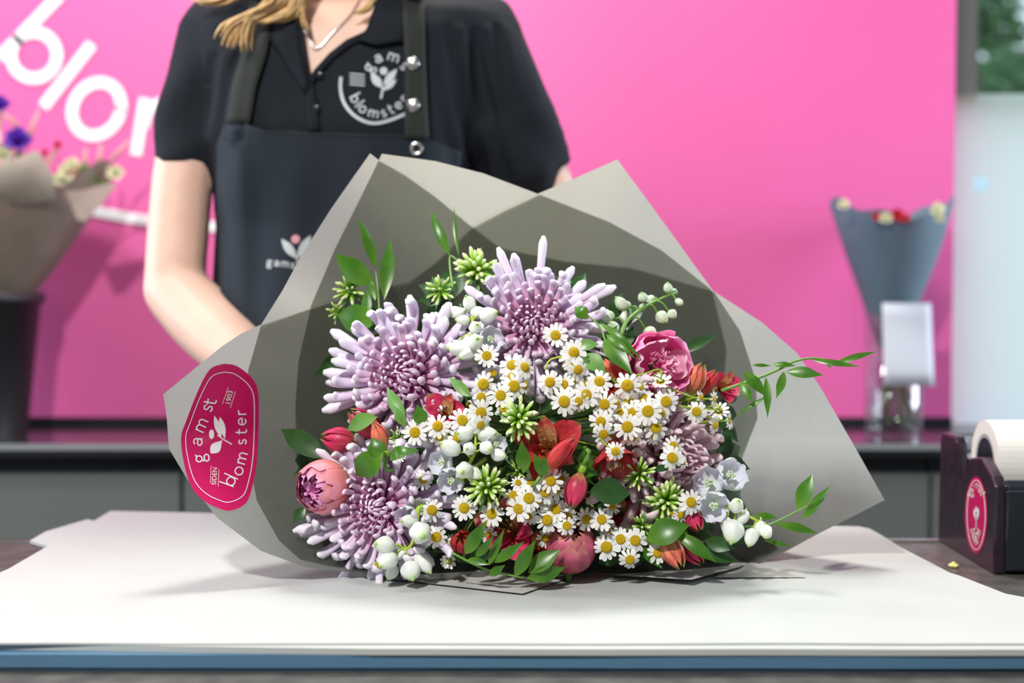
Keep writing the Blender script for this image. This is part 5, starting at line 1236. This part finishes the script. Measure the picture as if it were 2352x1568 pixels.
# left: black bucket and wrapped bunch
DL = 2.52
o0 = PZ(-70, 1000, ZB); o0.y = DL; o0.z = ZB
bk = thing('flower_bucket', 'black flower bucket on the counter at the left edge', 'bucket', Matrix.Translation(o0))
yb = CY+0; zt = P(0, 672, DL).z
b = MB(); rr = 150*M(DL); rows = []
for (r_, z) in ((rr*.80, 0.0), (rr*.80, .001), (rr*1.02, zt-ZB-.02), (rr*1.08, zt-ZB-.018), (rr*1.09, zt-ZB), (rr*1.03, zt-ZB), (rr*1.0, zt-ZB-.02), (rr*.78, .004), (0.001, .004)):
    rows.append([(math.cos(a)*r_, math.sin(a)*r_, z) for a in [j*2*PI/48 for j in range(49)]])
b.grid(rows); b.add([(0, 0, 0)]+[(math.cos(a)*rr*.8, math.sin(a)*rr*.8, 0) for a in [j*2*PI/24 for j in range(24)]], [(0, (j+1) % 24+1, j+1) for j in range(24)]); b.build('pail', m_bucket, bk)
bq = thing('wrapped_bouquet', 'blurred bouquet in taupe paper standing in the black bucket at the left', 'bouquet', Matrix.Translation(o0+Vector((0, 0, .06))))
q0 = o0+Vector((0, 0, .06))
b = MB(); rows = []
LX = [(-70, 700, 128), (-68, 600, 205), (-62, 500, 272), (-58, 430, 308)]
rows = []
for i in range(16):
    u = i/15; p = interp([(a, y, h) for a, y, h in LX], u); row = []
    for j in range(73):
        a = j*2*PI/72; lift = u**2*(46*math.cos(2*(a-R(0)))+18*math.cos(5*a+1.0)); c = P(p.x, p.y-lift, DL)-q0
        row.append(c+Vector((math.cos(a)*p.z*M(DL), math.sin(a)*p.z*M(DL)*.62, 0)))
    rows.append(row)
b.grid(rows); o = b.build('paper_wrap', m_kraft, bq); 
b = MB()
b.grid([[P(x, y, DL-.125-.02*v)-q0 for x, y, v in r] for r in ([(-120, 480, 0), (-30, 474, 0), (60, 470, 0), (130, 455, 0)], [(-120, 430, .5), (-30, 420, .5), (60, 400, .5), (125, 410, .5)], [(-120, 400, 1), (-30, 385, 1), (30, 365, 1), (85, 345, 1)])])
o = b.build('paper_collar', m_kraftl, bq); so = o.modifiers.new('t', 'SOLIDIFY'); so.thickness = .001
b = MB(); b.grid([[P(x, y, DL-.11)-q0 for x, y in r] for r in ([(150, 440), (178, 505), (196, 508)], [(190, 436), (215, 450), (232, 470)], [(235, 425), (262, 420), (268, 425)])]); b.build('paper_collar', m_kraftl, bq)
random.seed(8)
for (x, y, r_, m) in ((5, 245, 30, m_purple), (48, 330, 44, m_purple), (12, 360, 34, m_cream), (-20, 330, 44, m_cream), (160, 400, 32, m_cream), (145, 415, 28, m_cream), (170, 385, 28, m_cream), (212, 415, 20, m_cream), (268, 402, 28, m_cream), (135, 335, 14, m_red), (105, 352, 12, m_red), (178, 398, 26, m_red), (-70, 330, 50, m_purple)):
    c = P(x, y, DL-.02)-q0; rosette(bq, c, r_*M(DL), m)
    b = MB(); b.tube([c, Vector((c.x*.5, -.05, .30)), Vector((c.x*.15, 0, .02))], .0025, 6); b.build('stem', m_stem, bq)
for (x, y, l, w_) in ((15, 375, 45, 16), (45, 350, 35, 14), (192, 395, 50, 20), (200, 410, 40, 16), (225, 405, 30, 12), (185, 420, 40, 14)):
    c = P(x, y+20, DL-.03)-q0; b = MB(); leaf_mesh(b, c, c+Vector((random.uniform(-.3, .3), -.1, 1)).normalized()*l*M(DL), w_*M(DL), TOCAM); b.build('leaf', m_leaf, bq)
for (x0_, y0_, x1_, y1_) in ((60, 340, 90, 250), (240, 390, 300, 320), (225, 400, 232, 330), (195, 400, 196, 340), (50, 300, 5, 260)):
    b = MB(); b.tube([P(x0_, y0_, DL)-q0, P((x0_+x1_)/2, (y0_+y1_)/2-4, DL)-q0, P(x1_, y1_, DL)-q0], [.002, .005, .002], 7); b.build('grass_plume', m_straw, bq)

# right: glass vase with wrapped bunch
DR = 2.56
v0 = P(2052, 985, DR); v0.z = ZB
vs_ = thing('glass_vase', 'clear glass vase with stems on the counter at the right', 'vase', Matrix.Translation(v0))
m_gl = glass_mat('vase_glass', (0.94, 0.97, 0.97), 0.05)
b = MB(); rr = 66*M(DR); hv = P(0, 722, DR).z-ZB; rows = []
for (r_, z) in ((.001, 0), (rr, 0), (rr, .006), (rr, hv), (rr*.96, hv), (rr*.95, .014), (.001, .012)): rows.append([(math.cos(a)*r_, math.sin(a)*r_, z) for a in [j*2*PI/40 for j in range(41)]])
b.grid(rows); b.build('glass_body', m_gl, vs_)
m_water = glass_mat('vase_water', (0.86, 0.93, 0.90), 0.02)
b = MB(); b.tube([(0, 0, .0145), (0, 0, hv*.36)], rr*.94, 32); b.build('water', m_water, vs_)
wb = thing('wrapped_bouquet', 'blurred bouquet in blue grey paper standing in the glass vase at the right', 'bouquet', Matrix.Translation(v0+Vector((0, 0, .02))))
w0 = v0+Vector((0, 0, .02))
rows = []
RX = [(2048, 800, 30, .02), (2048, 740, 52, .04), (2046, 690, 64, .055), (2048, 600, 98, .08), (2048, 530, 122, .10), (2046, 480, 138, .115)]
for i in range(18):
    u = i/17; k = len(RX)-1; x = u*k; i0 = min(int(x), k-1); f_ = x-i0; p = [RX[i0][q]*(1-f_)+RX[i0+1][q]*f_ for q in range(4)]; row = []
    for j in range(81):
        a = j*2*PI/80; lift = max(0, (u-.6)/.4)**1.5*(22*math.cos(2*a)+8*math.cos(7*a+1)); c = P(p[0], p[1]-lift, DR)-w0
        row.append(c+Vector((math.cos(a)*p[2]*M(DR), math.sin(a)*p[3], 0)))
    rows.append(row)
b = MB(); b.grid(rows); b.build('paper_wrap', m_gpap, wb)
for (x, y, r_, m) in ((2032, 512, 20, m_cream), (2058, 506, 22, m_red), (2076, 512, 16, m_red), (2150, 492, 22, m_cream), (2156, 512, 16, m_cream), (1935, 480, 18, m_cream), (2010, 508, 14, m_red)):
    c = P(x, y-8, DR-.112)-w0; rosette(wb, c, r_*M(DR), m)
for k in range(9):
    a = k*2.4; b = MB(); b.tube([Vector((math.cos(a)*.035, math.sin(a)*.035, .0)), Vector((math.cos(a)*.004, math.sin(a)*.004, .12)), Vector((math.cos(a)*-.03, math.sin(a)*.03, .28))], .0032, 7); b.build('stem', m_stem, wb)
b = MB(); yc = DR-rr-.012; rows = []
for i in range(7):
    u = i/6; y = 696+(886-696)*u; rows.append([P(x+8*u*(1 if x > 2080 else .6), y, yc+.012*math.cos(u*3)-.004)-v0 for x in [2026+112*j/6 for j in range(7)]])
b.grid(rows); cd_ = b.build('note_card', m_card); cd_.location = v0; so = cd_.modifiers.new('t', 'SOLIDIFY'); so.thickness = .0006
tag(cd_, 'blank looking white note card hanging in front of the glass vase', 'card')

# ---------------------------------------------------------------- garden trees outside the window
m_fol = mat('tree_foliage', (0.10, 0.22, 0.09), 0.7, trans=0.3, mottle=0.4, mscale=3)
m_bark = mat('bark', (0.10, 0.08, 0.06), 0.9)
random.seed(4)
for (x, y, D, r_, lb) in ((2232, 30, 7.5, .26, 'blurred green tree seen through the clear upper window, left one'), (2335, 215, 8.5, .26, 'low green shrub tree seen through the clear upper window, right one'), (2225, 200, 9.5, .3, 'distant green tree behind the window post')):
    c = P(x, y, D); root = thing('tree', lb, 'tree', Matrix.Translation((c.x, c.y, 0))); b = MB()
    for k in range(420):
        d = Vector((random.gauss(0, 1), random.gauss(0, 1), random.gauss(0, 1))).normalized()*r_*random.uniform(.3, 1)*(1+.3*random.random()); p = Vector((0, 0, c.z))+d
        leaf_mesh(b, p, p+Vector((random.uniform(-1, 1), random.uniform(-1, 1), random.uniform(-.6, .6)))*.10, .06, TOCAM, n=3)
    b.build('foliage', m_fol, root)
    b = MB(); b.tube([(0, 0, 0), (.03, 0, c.z*.5), (0, 0, c.z)], [.08, .06, .03], 8); b.build('trunk', m_bark, root)
b = MB(); b.box((-10, 3.3, -.3), (16, 30, -.06)); struct('ground', b, mat('lawn', (0.10, 0.20, 0.05), 0.9), 'lawn outside')
